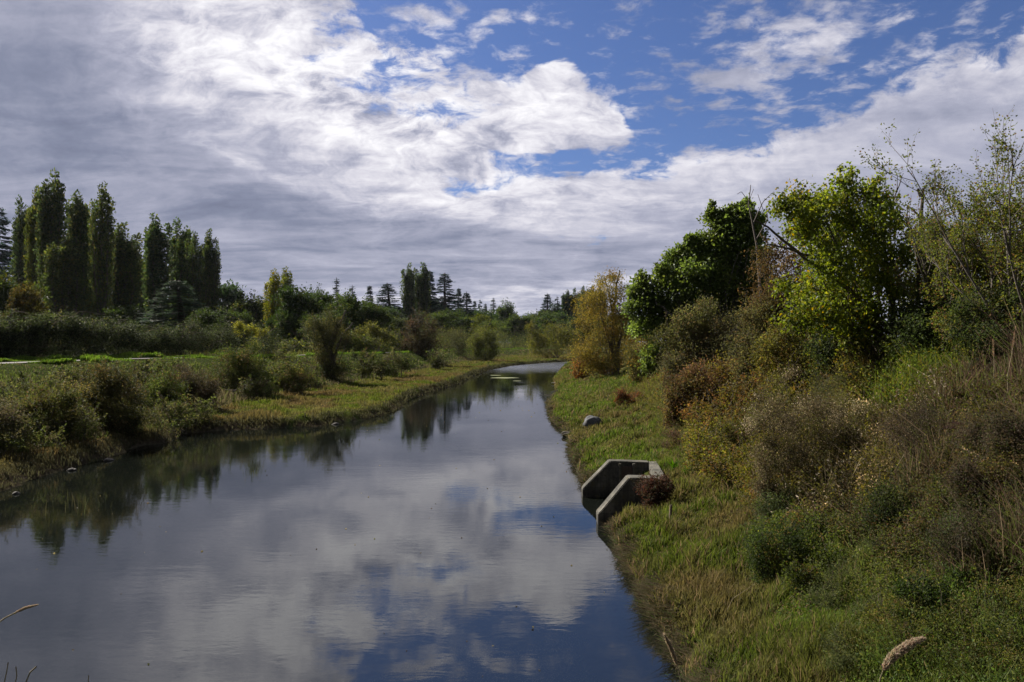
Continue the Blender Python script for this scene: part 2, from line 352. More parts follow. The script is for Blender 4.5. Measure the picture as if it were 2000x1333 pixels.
# ---------------------------------------------------------------- water
m, nt2, out = new_mat('river_water'); L = nt2.links.new
tcw = N(nt2, 'ShaderNodeTexCoord')
mp = N(nt2, 'ShaderNodeMapping'); mp.inputs['Scale'].default_value = (.6,1.6,1); L(tcw.outputs['Object'], mp.inputs[0])
n1 = N(nt2, 'ShaderNodeTexNoise', i_Scale=3.2, i_Detail=4.0, i_Roughness=.55, i_Distortion=.3); L(mp.outputs[0], n1.inputs['Vector'])
n2 = N(nt2, 'ShaderNodeTexNoise', i_Scale=.22, i_Detail=3.0); L(tcw.outputs['Object'], n2.inputs['Vector'])
amp = N(nt2, 'ShaderNodeMapRange', i_From_Min=.38, i_From_Max=.66, i_To_Min=.10, i_To_Max=.5); L(n2.outputs[0], amp.inputs['Value'])
n3 = N(nt2, 'ShaderNodeTexNoise', i_Scale=.7, i_Detail=2.0); L(mp.outputs[0], n3.inputs['Vector'])
ad = N(nt2, 'ShaderNodeMath', operation='MULTIPLY_ADD'); L(n3.outputs[0], ad.inputs[0]); ad.inputs[1].default_value = 1.2; L(n1.outputs[0], ad.inputs[2])
sy = N(nt2, 'ShaderNodeSeparateXYZ'); L(tcw.outputs['Object'], sy.inputs[0])
ruf = N(nt2, 'ShaderNodeMapRange', i_From_Min=96.0, i_From_Max=124.0, i_To_Min=0.0, i_To_Max=1.0); L(sy.outputs[1], ruf.inputs['Value'])   # wind-ruffled reach
am2 = N(nt2, 'ShaderNodeMath', operation='MULTIPLY_ADD'); L(ruf.outputs[0], am2.inputs[0]); am2.inputs[1].default_value = .7; L(amp.outputs[0], am2.inputs[2]); amp = am2
bd = N(nt2, 'ShaderNodeMapRange', i_From_Min=0.0, i_From_Max=1.0, i_To_Min=.005, i_To_Max=.11); L(ruf.outputs[0], bd.inputs['Value'])
bu = N(nt2, 'ShaderNodeBump', i_Distance=.005); L(bd.outputs[0], bu.inputs['Distance']); L(amp.outputs[0], bu.inputs['Strength']); L(ad.outputs[0], bu.inputs['Height'])
fr = N(nt2, 'ShaderNodeFresnel', i_IOR=2.3); L(bu.outputs[0], fr.inputs['Normal'])
gr = N(nt2, 'ShaderNodeMapRange', i_From_Min=0.0, i_From_Max=1.0, i_To_Min=.015, i_To_Max=.22); L(ruf.outputs[0], gr.inputs['Value'])
gl = N(nt2, 'ShaderNodeBsdfGlossy', i_Roughness=.015); L(gr.outputs[0], gl.inputs['Roughness']); L(bu.outputs[0], gl.inputs['Normal'])
tp = N(nt2, 'ShaderNodeBsdfTransparent'); tp.inputs[0].default_value = (.55,.60,.42,1)
df = N(nt2, 'ShaderNodeBsdfDiffuse'); df.inputs[0].default_value = (.012,.015,.012,1)
m1 = N(nt2, 'ShaderNodeMixShader'); m1.inputs[0].default_value = .45; L(tp.outputs[0], m1.inputs[1]); L(df.outputs[0], m1.inputs[2])
m2 = N(nt2, 'ShaderNodeMixShader'); L(fr.outputs[0], m2.inputs[0]); L(m1.outputs[0], m2.inputs[1]); L(gl.outputs[0], m2.inputs[2]); L(m2.outputs[0], out.inputs['Surface'])
M_WATER = m
g = Geo(); g.add([(-30,-60,0),(60,-60,0),(60,100,0),(-30,100,0),(260,100,0),(260,200,0),(-30,200,0)], [[0,1,2,3]], (0,0,0)); g.f[-1] = np.array([[0,1,2,3],[3,4,5,6]]); g.sm[-1] = np.full(2, False)
water = tag(g.build('water', M_WATER), kind='structure')
# ================================================================ vegetation tools
BARK = (.075,.06,.045); DARKBARK = (.045,.036,.03); GREYBARK = (.16,.15,.13)
def sphere_dirs(n, zmin=-1.0):
    z = zmin+(1-zmin)*rng.random(n); a = rng.random(n)*2*np.pi; r = np.sqrt(np.maximum(1-z*z, 0))
    return np.stack([r*np.cos(a), r*np.sin(a), z], 1)
def bend(a, b, k=6, sag=0.0, wob=.06):
    a = np.asarray(a, float); b = np.asarray(b, float); t = np.linspace(0, 1, k)[:,None]
    L = np.linalg.norm(b-a); p = a*(1-t)+b*t
    o = rng.normal(size=3)*wob*L; o2 = rng.normal(size=3)*wob*.6*L
    return p+np.sin(t*np.pi)*o+np.sin(t*2*np.pi)*o2+np.array([0,0,-sag*L])*np.sin(t*np.pi)
def fill_blob(gl, gs, c, r, n, size, cols, wts, sub=9, spread=.9, droop=.25, squash=(1,1,1), twig=.008, twigcol=BARK, aspect=.55, tight=.30, shell=.35, jc=.25, clumpjit=.22, spread_leaf=.9):
    """one leafy mass: sprigs spread through it, leaves round each sprig, a twig to each sprig"""
    c = np.asarray(c, float); sq = np.array(squash, float)
    d = sphere_dirs(sub)*(shell+(1-shell)*rng.random((sub,1))**.6)*r*sq*(.6+.65*rng.random((sub,1)))
    k = rng.integers(0, sub, n)
    P = c+d[k]+rng.normal(size=(n,3))*r*tight*np.array([1,1,.85])
    D = unit(d[k]+1e-3)*.6+np.array([0,0,.25])
    cc = mixcols(cols, wts, n, jc); own = rng.random(n) < .6; cc[own] = (mixcols(cols, wts, sub, .1)[k]*(1+jc*(rng.random((n,1))*2-1)))[own]
    cc = cc*(1+1.5*clumpjit*(rng.random((sub,1))[k]*2-1))
    add_leaves(gl, P, D, size, cc, aspect=aspect, spread=spread_leaf, droop=droop)
    if gs is not None and twig > 0:
        for i in range(sub): add_tube(gs, bend(c-np.array([0,0,r*.3]), c+d[i]*1.15, 4), np.linspace(twig, twig*.3, 4), twigcol, 3)
def plant(name, px, py, blobs, n, size, cols, wts, label, cat, group=None, d=None, stem=.05, stemcol=BARK, sub=10, part=('foliage','stems'), mat=None, depth=.6, limbs=None, gnd=None, skirt=None, dref=None, cling=False, **kw):
    """a plant rooted on the ground seen at (px,py); blobs = (px, py, radius px[, depth shift m])"""
    if d is None: x, y, z = hit(px, py)
    else: x, y = at(px, d); z = gz(x, y) if gnd is None else gnd
    if dref: q_ = y/dref; size *= q_; stem *= q_; depth *= q_
    o = tag(empty(name, (x, y, z-.05)), label, cat, group)
    gl, gs = Geo(), Geo(); k = y/F; base = np.array([x, y, z-.05])
    if skirt is None: skirt = cat not in ('tree','sapling')
    blobs = [tuple(b)+((rng.uniform(-1,1)*depth,) if len(b) < 4 else ()) for b in blobs]
    if cling:
        skirt = False; blobs = [b[:3]+(float(np.clip(hit(b[0], b[1]+b[2]*1.2)[1], y*.55, y*1.7))-y,) for b in blobs]
    if skirt:                                                      # a bush is leafy right down to the ground
        for b in list(blobs):
            if any(abs(q[0]-b[0]) < b[2]*.8 and q[1] > b[1]+b[2]*.6 for q in blobs): continue
            dd = y+b[3]; xx = (b[0]-CX)*dd/F; gpy = HY+(CAMH-gz(xx, dd))*F/dd; yy_ = b[1]+b[2]*.9
            while yy_ < gpy-b[2]*.3:
                blobs.append((b[0]+rng.uniform(-.3,.3)*b[2], yy_, b[2]*.9, b[3]-.1)); n *= 1+.8/len(blobs); yy_ += b[2]*.9
    n = int(n); ar = np.array([b[2]**2 for b in blobs], float); ar /= ar.sum()
    for b, a in zip(blobs, ar):
        dd = y+(b[3] if len(b) > 3 else rng.uniform(-1, 1)*depth)
        c = np.array([(b[0]-CX)*dd/F, dd, topz(b[1], dd)])-base
        g0 = gz(c[0]+x, c[1]+y)-z                                  # keep masses on top of sloping ground
        c[2] = max(c[2], g0+b[2]*k*.3)
        fill_blob(gl, gs, c, b[2]*(dd/F if cling else k), max(int(n*a), 12), size*(dd/y if cling else 1), cols, wts, sub=sub, twig=stem*.18, twigcol=stemcol, **kw)
        if skirt or cling:                                         # shoots that stick out of the mass
            rb = b[2]*(dd/F if cling else k); ls = size*(dd/y if cling else 1)
            for q_i in range(3 if cling else 4):
                dv = unit(rng.normal(size=3)*np.array([.55,.55,.2])+np.array([0,-.1,1])); L_s = rb*rng.uniform(1.3,2.3)
                pts = bend(c+dv*rb*.2, c+dv*L_s+np.array([rng.normal()*rb*.2,0,-rb*.1]), 6, wob=.07)
                add_tube(gs, pts, np.linspace(ls*.13, ls*.05, 6), stemcol, 3)
                m_s = rng.integers(10, 22); tt = .35+.65*rng.random(m_s)
                Pq = np.stack([np.interp(tt, np.linspace(0,1,6), pts[:,j]) for j in range(3)], 1)
                add_leaves(gl, Pq, np.tile(dv*.5, (m_s,1)), ls, np.tile(mixcols(cols, wts, 1, .3), (m_s,1))*(1+.3*(rng.random((m_s,1))*2-1)), aspect=.5, spread=.8)
        if stem > 0:
            foot = np.array([rng.normal()*stem*2, rng.normal()*stem*2, 0])
            if cling: foot = np.array([c[0]+rng.normal()*b[2]*k*.3, c[1]+rng.normal()*b[2]*k*.3, g0])
            add_tube(gs, bend(foot, c+np.array([0,0,b[2]*k*.4]), 7, wob=.05), np.linspace(stem*(.5+.5*min(1, a*4)), stem*.2, 7), stemcol, 5)
    if limbs:
        for L_ in limbs:
            P = np.array([((a-CX)*(y+e)/F, y+e, topz(b, y+e)) for a, b, e, _ in L_])-base
            R_ = np.array([r for *_, r in L_])*k
            if L_[0][1] > py-40 and P[0][2] > .3: P = np.vstack([[P[0][0], P[0][1], 0], P]); R_ = np.r_[R_[0]*1.15, R_]
            t = np.linspace(0, len(P)-1, 5*len(P)); i = np.arange(len(P))
            Q = np.stack([np.interp(t, i, P[:,j]) for j in range(3)],1)+rng.normal(size=(len(t),3))*R_.mean()*.35
            add_tube(gs, Q, np.interp(t, i, R_), stemcol, 6)
    gl.build(part[0], mat or M_LEAF, o)
    if gs.n: gs.build(part[1], M_BARK, o)
    return o

def grow(gs, tips, p, d, L, r, lev, maxlev, col, up=.25, split=(3,5), shrink=.62, ang=.55, k=6):
    """a branch and its side branches; twig tips are collected with their direction"""
    pts = [p]; dd = unit(d)
    for i in range(k):
        dd = unit(dd+rng.normal(size=3)*.13+np.array([0,0,up*.25])); pts.append(pts[-1]+dd*L/k)
    pts = np.array(pts); add_tube(gs, pts, np.linspace(r, r*.45, k+1), col, 5 if lev < 2 else 3)
    for i in range(2 if lev < maxlev else 1, k+1): tips.append((pts[i], dd, lev))
    if lev < maxlev:
        for j in range(rng.integers(*split)):
            t = rng.uniform(.3, 1); i = int(t*k); q = pts[i]
            nd = unit(dd+ang*1.6*rng.normal(size=3)+np.array([0,0,up]))
            grow(gs, tips, q, nd, L*shrink*rng.uniform(.7,1.15), r*.5, lev+1, maxlev, col, up, split, shrink, ang, k)

# ---------------------------------------------------------------- far trees: a few of each kind, copied with their own size and tint
def mesh_poplar(seed, open_=0.0, base=0.04):
    global rng; rng = np.random.default_rng(seed)                  # unit: height 10, half width about 1
    gl, gs = Geo(), Geo(); ns = 13
    add_tube(gs, bend((0,0,-.3),(0,0,9.2), 9, wob=.008), np.linspace(.2,.03,9), BARK, 6)
    cols = [(.045,.070,.018),(.060,.082,.020),(.085,.090,.022),(.032,.05,.018)]
    for i in range(ns):
        a = rng.random()*2*np.pi; rr = (.12+.62*rng.random()) if i else 0
        ht = 10*(1-.10*rr-.13*rng.random()*(i > 0)); z0 = 10*(base+.22*rng.random())
        top = np.array([rr*np.cos(a), rr*np.sin(a), ht]); lowp = np.array([.15*np.cos(a), .15*np.sin(a), z0*.6])
        m = 60; t = np.linspace(.08, 1, m)[:,None]
        spread_ = np.array([rr*np.cos(a), rr*np.sin(a), 0])*np.sin(np.clip(t*1.5,0,1)*np.pi/2)*.95
        C = np.array([0,0,z0])+t*np.array([0,0,ht-z0])+spread_+rng.normal(size=(m,3))*.06
        wd = .34*np.sin(np.clip(1.3-t, 0.04, 1)*np.pi/2)**.8*(.65+.5*rng.random((m,1)))
        add_tube(gs, np.vstack([lowp, C[6::9]]), np.linspace(.07,.012,len(C[6::9])+1), BARK, 4)
        n = int(1050*(1-open_)); k = rng.integers(0, m, n)
        P = C[k]+unit(rng.normal(size=(n,3)))*wd[k]*rng.random((n,1))**.35*np.array([1,1,1.5])
        cc = mixcols(cols, [4,3,1.6,3], n, .3)*np.array([.95,.92,1.08])*(1+.25*(rng.random((m,1))[k]*2-1))
        add_leaves(gl, P, unit(P-C[k])*.7+np.array([0,0,1.1]), .155, cc, aspect=.62, spread=.5)
    return gl, gs
def mesh_conifer(seed, wide=1.0, gap=0.0):
    global rng; rng = np.random.default_rng(seed)                  # height 10, half width about 1.6*wide
    gl, gs = Geo(), Geo()
    add_tube(gs, bend((0,0,-.3),(0,0,9.9), 8, wob=.006), np.linspace(.17,.015,8), DARKBARK, 6)
    cols = [(.018,.034,.019),(.025,.042,.021),(.014,.026,.017)]
    z = .9
    while z < 9.8:
        t = z/10; L = 1.75*wide*(1-t)**.95*(.9 if t > .15 else .75)
        for b in range(rng.integers(4, 7)):
            if rng.random() < gap: continue
            a = rng.random()*2*np.pi; l = L*rng.uniform(.55,1.12)+.08
            e = np.array([np.cos(a)*l, np.sin(a)*l, z-.16*l*l+.05*rng.normal()]); s0 = np.array([0,0,z+.12])
            P0 = bend(s0, e, 5, sag=.06); add_tube(gs, P0, np.linspace(.035,.008,5), DARKBARK, 3)
            n = int(40+58*l); tt = rng.random(n)**.75; q = np.stack([np.interp(tt, np.linspace(0,1,5), P0[:,j]) for j in range(3)],1)
            side = unit(np.cross(e-s0, [0,0,1.0])); w_ = rng.normal(size=(n,1))*.20*(1.1-tt[:,None])*(.6+l)
            P = q+side*w_+np.array([0,0,-.06])*np.abs(rng.normal(size=(n,1)))
            D = unit(e-s0)*.8+side*np.sign(w_)*.7+np.array([0,0,-.35])
            add_leaves(gl, P, D, .27*(.35+.65*(1-t)), mixcols(cols, [3,2,2], n, .3), aspect=.36, spread=.25, fold=.05)
        z += rng.uniform(.22,.42)*(1.25-t*.5)
    return gl, gs
def mesh_round(seed, cols, wts, shape=0, leaf=.34):
    global rng; rng = np.random.default_rng(seed)                  # height 10, half width about 3.6
    gl, gs = Geo(), Geo()
    add_tube(gs, bend((0,0,-.4),(0,0,5.5), 7, wob=.02), np.linspace(.36,.15,7), BARK, 7)
    nb = 42
    for i in range(nb):
        dv = sphere_dirs(1, -.98)[0]*(.45+.55*rng.random()**.5)
        c = np.array([dv[0]*3.0, dv[1]*3.0, 5.1+dv[2]*3.9])
        if shape == 1: c[:2] *= 1-.35*max(0,(c[2]-5)/4)
        r = rng.uniform(.75,1.35)
        add_tube(gs, bend((0,0,rng.uniform(1.5,5)), c, 5), np.linspace(.12,.03,5), BARK, 4)
        fill_blob(gl, gs, c, r, 260, leaf, cols, wts, sub=9, twig=.02, tight=.3, clumpjit=.25)
    return gl, gs
GREENS = [(.040,.060,.016),(.055,.078,.02),(.03,.045,.016),(.08,.085,.022)]
PROTO = {}
def proto(key, pair, mat=M_LEAF): PROTO[key] = (pair[0].mesh(key+'_crown', mat), pair[1].mesh(key+'_trunk', M_BARK))
for i in range(4): proto('poplar%d'%i, mesh_poplar(100+i))
proto('poplar_open', mesh_poplar(120, .45))
for i, (a, b) in enumerate([(1,0),(.8,.1),(1.25,.05),(.75,.45)]): proto('conifer%d'%i, mesh_conifer(200+i, a, b))
for i in range(3): proto('round%d'%i, mesh_round(300+i, GREENS, [4,3,3,1], i % 2))
rng = np.random.default_rng(77)
KIND = {'poplar':('poplar_tree','poplar',.64), 'conifer':('conifer_tree','conifer',.64), 'round':('broadleaf_tree','tree',2.3)}
def tree(key, px, top, hw, d, tint, label, group=None, rz=None, base=None):
    name, cat, half = KIND[key.rstrip('0123456789').replace('_open','')]
    if d > 82: d = 82+(d-82)*2.2
    if cat == 'tree' and 420 < px < 1130: top -= 9
    x, y = at(px, d); z = gz(x, y) if base is None else base; hgt = topz(top, d)-z
    o = tag(empty(name, (x, y, z), rng.random()*6.28 if rz is None else rz), label, cat, group)
    s = hgt/10; wx = (hw*d/F)/half
    for part, me in zip(('crown','trunk'), PROTO[key]):
        c = bpy.data.objects.new(part, me); COL.objects.link(c); c.parent = o; c.scale = (wx, wx, s)
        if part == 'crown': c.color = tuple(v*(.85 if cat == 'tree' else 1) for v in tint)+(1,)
    return o
G1 = 'tall poplars behind the bramble hedge on the left'
P0 = (1,1,1); PY = (1.35,1.2,.95); PD = (.75,.8,.9)
tree('poplar1', 38, 392, 19, 118, PD, 'dark poplar at the left end of the tall row, just right of a black-green conifer', G1)
tree('poplar2', 72, 372, 17, 108, PY, 'yellowish poplar leaning against the tallest one, second from the left end of the row', G1)
tree('poplar0', 106, 341, 25, 104, P0, 'tallest and broadest poplar of the row, with a rounded tufted top', G1)
tree('poplar3', 152, 382, 22, 109, P0, 'poplar with a flat forked top between the tallest one and the slim spire', G1)
tree('poplar_open', 199, 361, 21, 102, (1.1,1.05,1), 'slim poplar with a thin see-through spire, second tallest in the row', G1)
tree('poplar1', 178, 425, 22, 112, PY, 'short yellow-tinged poplar tucked behind the slim spire', G1)
tree('poplar2', 240, 441, 26, 105, (1.05,1,1), 'squat poplar right of the slim spire, just before the gap in the row', G1)
tree('poplar3', 128, 470, 26, 100, (1.1,1.05,.95), 'low poplar standing in front of the two tallest ones', G1)
tree('poplar0', 304, 425, 25, 114, (.85,.95,1), 'full dark poplar right of the gap, first of the right-hand cluster', G1)
tree('poplar1', 346, 434, 24, 116, (.9,1,1), 'broad poplar in the middle of the right-hand cluster', G1)
tree('poplar_open', 382, 455, 16, 112, (.95,1,1), 'thin poplar left of the last spire in the right-hand cluster', G1)
tree('poplar2', 409, 454, 15, 111, (1,1,1), 'narrow poplar at the right end of the tall row', G1)
tree('poplar3', 270, 500, 20, 122, PD, 'small dark poplar deep in the gap between the two clusters', G1)
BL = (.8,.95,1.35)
tree('conifer2', -6, 398, 38, 135, BL, 'blue-black conifer cut off by the left edge of the view')
tree('round0', 8, 520, 42, 88, (.9,.9,.8), 'olive broadleaf tree at the far left under the conifer', None)
tree('round1', 52, 545, 26, 84, (1.35,.85,.9), 'reddish brown tree in front of the left end of the poplar row', None)
tree('round2', 428, 545, 34, 126, BL, 'dark blue-green round tree right of the last poplar, against the sky')
tree('conifer2', 345, 545, 50, 92, (1.5,1.35,1.3), 'pale green drooping conifer in front of the poplar cluster')
tree('round1', 402, 596, 28, 84, (.7,.75,.8), 'small dark domed tree between the hedge and the last poplars')
tree('round0', 482, 579, 36, 108, (.8,.75,.8), 'dark rounded tree left of the thin yellow poplar')
tree('round2', 515, 585, 34, 120, (.75,.7,.85), 'dark low tree half hidden behind the thin yellow poplar')
tree('poplar_open', 534, 528, 14, 104, (2.4,1.9,1.0), 'thin yellowing poplar with bare twigs at its top')
tree('poplar_open', 557, 524, 14, 107, (1.8,1.6,1.0), 'greener twin of the thin yellowing poplar, right beside it')
tree('round1', 580, 560, 36, 96, (.75,.85,.85), 'dark green oak-like tree right of the yellowing poplars')
tree('round0', 612, 566, 24, 99, (.75,.8,.85), 'dark airy tree with sky gaps left of the conifer tip')
tree('conifer3', 657, 541, 15, 150, BL, 'lone conifer tip poking above a dark round tree')
tree('round2', 655, 566, 35, 100, (.85,.9,.85), 'dark round tree beneath the lone conifer tip')
tree('conifer3', 688, 556, 15, 150, BL, 'scraggly thin conifer with gaps, right of the lone tip')
tree('conifer1', 722, 557, 14, 165, BL, 'slim conifer between two darker masses left of the broad fir')
tree('round0', 712, 588, 30, 105, (.95,1,.9), 'mid green rounded tree below the slim conifer')
tree('round1', 732, 596, 22, 100, (.9,.95,.9), 'grey-green oval tree in front of the broad fir')
tree('conifer2', 756, 552, 28, 150, BL, 'broad dense dark fir left of the twin poplars')
G2 = 'pair of poplars in the middle distance'
tree('poplar0', 799, 519, 13, 150, (1.1,1.15,1.2), 'left poplar of the pair in the middle distance, full to the ground', G2)
tree('poplar2', 826, 517, 14, 152, (1.0,1.05,1.15), 'right poplar of the pair in the middle distance, with a split top', G2)
tree('conifer1', 841, 528, 16, 160, BL, 'narrow fir squeezed against the right poplar of the pair')
tree('conifer2', 869, 532, 25, 160, BL, 'big ragged dark fir right of the pair of poplars')
tree('conifer1', 896, 562, 13, 175, BL, 'short narrow fir between the ragged fir and a broader one')
tree('conifer0', 911, 569, 17, 175, BL, 'broad-based fir at the right end of the dark fir group')
G3 = 'small far conifers near the gap in the trees'
tree('conifer1', 927, 587, 9, 210, BL, 'leftmost small far conifer, pointed and solid', G3)
tree('conifer3', 938, 584, 10, 215, BL, 'second small far conifer, thin and see-through', G3)
tree('conifer0', 948, 592, 8, 205, BL, 'third and shortest of the small far conifers', G3)
tree('conifer3', 963, 581, 12, 215, (.95,1,1.3), 'open pine at the right end of the small far conifers', G3)
tree('round0', 986, 593, 17, 190, (.9,1.05,.95), 'leaning rounded tree at the left edge of the sky gap')
tree('round1', 935, 620, 20, 170, (2.1,1.8,.95), 'pale yellow-green globe-shaped tree below the far conifers')
tree('round2', 962, 630, 20, 165, (1.1,1.15,.9), 'olive tree right of the pale globe-shaped one')
tree('round2', 1006, 617, 23, 175, (1.1,1.15,.95), 'rounded olive tree at the bottom of the sky gap')
tree('round0', 1034, 618, 12, 240, BL, 'tiny far tree in the lowest part of the sky gap')
tree('round1', 1060, 612, 28, 185, (1.1,1.1,.9), 'soft green tree below the two right-hand conifers')
tree('conifer0', 1069, 572, 15, 190, BL, 'taller of the two conifers right of the sky gap')
tree('conifer3', 1088, 578, 13, 190, BL, 'shorter leaning conifer right of the sky gap')
G4 = 'far poplar row behind the golden tree'
tree('poplar3', 1108, 570, 9, 180, (.75,.85,1.1), 'left end of the far poplar row, beside the shorter leaning conifer', G4)
tree('poplar1', 1122, 566, 10, 180, (.8,.9,1.1), 'second poplar of the far row behind the golden tree', G4)
tree('poplar2', 1139, 563, 10, 178, (.8,.9,1.1), 'third poplar of the far row, the tallest in it', G4)
tree('poplar0', 1156, 561, 10, 178, (.8,.9,1.1), 'poplar of the far row whose tip shows at the edge of the golden tree', G4)
tree('poplar3', 1172, 566, 10, 178, (.8,.9,1.1), 'last poplar of the far row, seen through the golden tree', G4)
tree('round2', 1095, 612, 28, 165, (.8,.95,.85), 'dark green tree in front of the far poplar row')
tree('round0', 1125, 622, 26, 150, (.7,.75,.8), 'dusky tree left of the golden tree, below the far poplar row')
tree('round1', 860, 612, 26, 135, (1.0,1.05,.8), 'olive tree below the big ragged fir')
tree('round2', 885, 604, 24, 145, (.7,.8,.75), 'dark tree below the narrow firs')
tree('round0', 835, 612, 22, 150, (1.5,1.4,.9), 'yellowish green tree at the foot of the twin poplars')
tree('round1', 770, 622, 30, 128, (.9,.85,.85), 'brownish green tree at the foot of the broad dense fir')
tree('round0', 640, 608, 30, 88, (.85,.9,.85), 'dark tree standing behind the leaning bush on the levee')
tree('round2', 455, 606, 26, 92, (.8,.85,.85), 'low dark tree at the right foot of the poplar cluster')
# trees that close the horizon beyond the right bank, seen between the near branches and when stepping aside
for i, (px, top, d_) in enumerate([(1230,610,190),(1330,600,210)]):
    tree('round%d'%(i+1), px, top, 40, d_, (.8,.9,1), ['far tree behind the golden tree','far tree behind the large green oak'][i])

rng = np.random.default_rng(88)
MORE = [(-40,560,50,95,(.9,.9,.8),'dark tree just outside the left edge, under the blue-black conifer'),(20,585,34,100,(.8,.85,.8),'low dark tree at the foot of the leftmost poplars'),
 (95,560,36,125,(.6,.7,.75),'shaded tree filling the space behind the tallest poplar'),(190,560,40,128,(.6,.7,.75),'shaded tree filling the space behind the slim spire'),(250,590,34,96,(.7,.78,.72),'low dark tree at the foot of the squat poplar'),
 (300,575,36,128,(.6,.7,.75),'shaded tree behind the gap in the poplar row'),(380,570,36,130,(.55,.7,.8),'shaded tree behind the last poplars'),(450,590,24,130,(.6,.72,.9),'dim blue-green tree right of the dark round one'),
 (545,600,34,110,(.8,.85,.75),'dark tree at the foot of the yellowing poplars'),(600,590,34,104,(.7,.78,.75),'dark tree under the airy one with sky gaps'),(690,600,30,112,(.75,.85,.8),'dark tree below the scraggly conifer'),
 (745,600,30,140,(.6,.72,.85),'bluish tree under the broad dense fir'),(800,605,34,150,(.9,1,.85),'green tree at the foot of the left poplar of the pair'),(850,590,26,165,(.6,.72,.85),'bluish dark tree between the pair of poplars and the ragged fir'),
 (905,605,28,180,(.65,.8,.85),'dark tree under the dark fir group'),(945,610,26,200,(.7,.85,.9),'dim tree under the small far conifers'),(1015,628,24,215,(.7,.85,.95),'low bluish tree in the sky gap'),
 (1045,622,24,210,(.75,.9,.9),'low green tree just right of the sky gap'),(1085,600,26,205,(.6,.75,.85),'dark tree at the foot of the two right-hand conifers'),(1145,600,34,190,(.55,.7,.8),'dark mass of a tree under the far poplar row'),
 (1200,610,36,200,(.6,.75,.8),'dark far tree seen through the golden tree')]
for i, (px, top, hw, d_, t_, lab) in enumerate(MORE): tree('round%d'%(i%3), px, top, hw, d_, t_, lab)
# ================================================================ hedges, bushes
def row_of(xs, pts): return np.interp(xs, [p[0] for p in pts], [p[1] for p in pts])
def hedge(name, x0, x1, step, tops, off, n, size, cols, wts, label, rad=24, mat=None, span=34):
    xs = np.arange(x0, x1, step); top = row_of(xs, tops)
    cpx = [(p[0]/p[1]*F+CX, p[1]) for p in CR if p[1] > 20]
    ds = row_of(xs, cpx)+off
    xm, dm = float(xs.mean()), float(ds.mean()); bx, by = at(xm, dm); bz = gz(bx, by)
    o = tag(empty(name, (bx, by, bz)), label, 'hedge'); base = np.array([bx, by, bz]); gl, gs = Geo(), Geo()
    bl = []
    for px, d, tp in zip(xs, ds, top):
        px += rng.uniform(-.5,.5)*step; tp += rng.normal()*4.5+22*(fbm(px*.03, 3.3, 2, 3)-.5); x, y = at(px, d); g0 = gz(x, y); tz = topz(tp, d)
        r = rad*d/F; z = g0+r*.5
        while z < tz-r*.3:
            bl.append((np.array([x, y+rng.uniform(-.6,1.4), min(z, tz-r)]), r*rng.uniform(.75,1.15))); z += r*1.1
        bl.append((np.array([x, y+rng.uniform(0,1.5), tz-r*rng.uniform(.7,1.15)]), r))
        if rng.random() < .5: bl.append((np.array([x, y+2.4, tz-r*rng.uniform(.4,1.3)]), r*.9))
    for c, r in bl:
        fill_blob(gl, gs, c-base, r, n//len(bl), size, cols, wts, sub=7, twig=.012, tight=.30, clumpjit=.4)
        if rng.random() < .6:                                      # arching bramble canes
            a = c-base; e = a+np.array([rng.normal()*r*1.3, -r*rng.uniform(.3,1), r*rng.uniform(.5,1.3)])
            add_tube(gs, bend(a, e, 6, sag=-.2), np.linspace(.02,.006,6), (.09,.06,.05), 3)
    gl.build('foliage', mat or M_LEAF, o); gs.build('canes', M_BARK, o); return o
rng = np.random.default_rng(5)
BR = [(.026,.036,.014),(.036,.046,.018),(.055,.062,.034),(.09,.09,.03),(.018,.026,.011)]
hedge('bramble_hedge', -110, 560, 9, [(-110,615),(0,624),(60,618),(110,622),(200,634),(300,641),(400,640),(470,634),(510,648),(545,672),(600,680)], 5.0, 78000, .15, BR, [4,4,2,.5,3], 'long dark bramble hedge behind the gravel path, below the tall poplars')
hedge('scrub_hedge', 540, 1130, 10, [(540,672),(600,668),(660,652),(720,648),(770,655),(850,648),(900,650),(1000,650),(1130,648)], 7.0, 64000, .27, [(.05,.065,.018),(.07,.085,.02),(.11,.11,.025),(.06,.05,.025),(.03,.045,.015)], [4,4,1.4,1,2], 'lower mixed hedge along the far stretch of the levee, under the distant trees', rad=21, mat=M_LEAF)
GRN = [(.045,.062,.016),(.06,.08,.02),(.085,.088,.025),(.03,.042,.014),(.10,.075,.03)]
DKB = [(.040,.045,.016),(.055,.060,.02),(.075,.060,.025),(.028,.032,.013)]
def yb(lst): return lst
plant('weeping_bush', 822, 684, [(800,668,18),(822,660,26),(845,668,22),(820,635,22),(838,646,18),(806,645,16),(790,676,10)], 5200, .26, [(.038,.034,.018),(.05,.045,.02),(.06,.04,.025)], [3,3,2], 'dark brownish weeping bush behind the levee below the twin poplars', 'bush', d=112, stem=.12)
plant('yellow_bush', 948, 683, [(945,652,17),(962,660,14),(930,662,14)], 2600, .26, [(.10,.11,.03),(.075,.09,.022)], [1,1], 'light yellow-green bush standing in the far hedge, left of centre gap', 'bush', d=140, stem=.08)
plant('yellow_bush', 1088, 683, [(1070,655,20),(1090,650,18),(1108,655,20),(1052,660,14),(1040,644,12),(1125,660,14)], 4200, .27, [(.13,.12,.03),(.10,.11,.025),(.08,.09,.02)], [1,1,1], 'wide yellowish bush at the far bend of the river', 'bush', d=165, stem=.08)
plant('yellow_bush', 740, 690, [(742,655,14),(725,648,14),(705,645,11),(760,660,10)], 2200, .25, [(.11,.11,.03),(.07,.08,.02)], [1,1], 'yellow-leaved bush just right of the leaning bush, on the hedge line', 'bush', skirt=False, d=98, stem=.06)
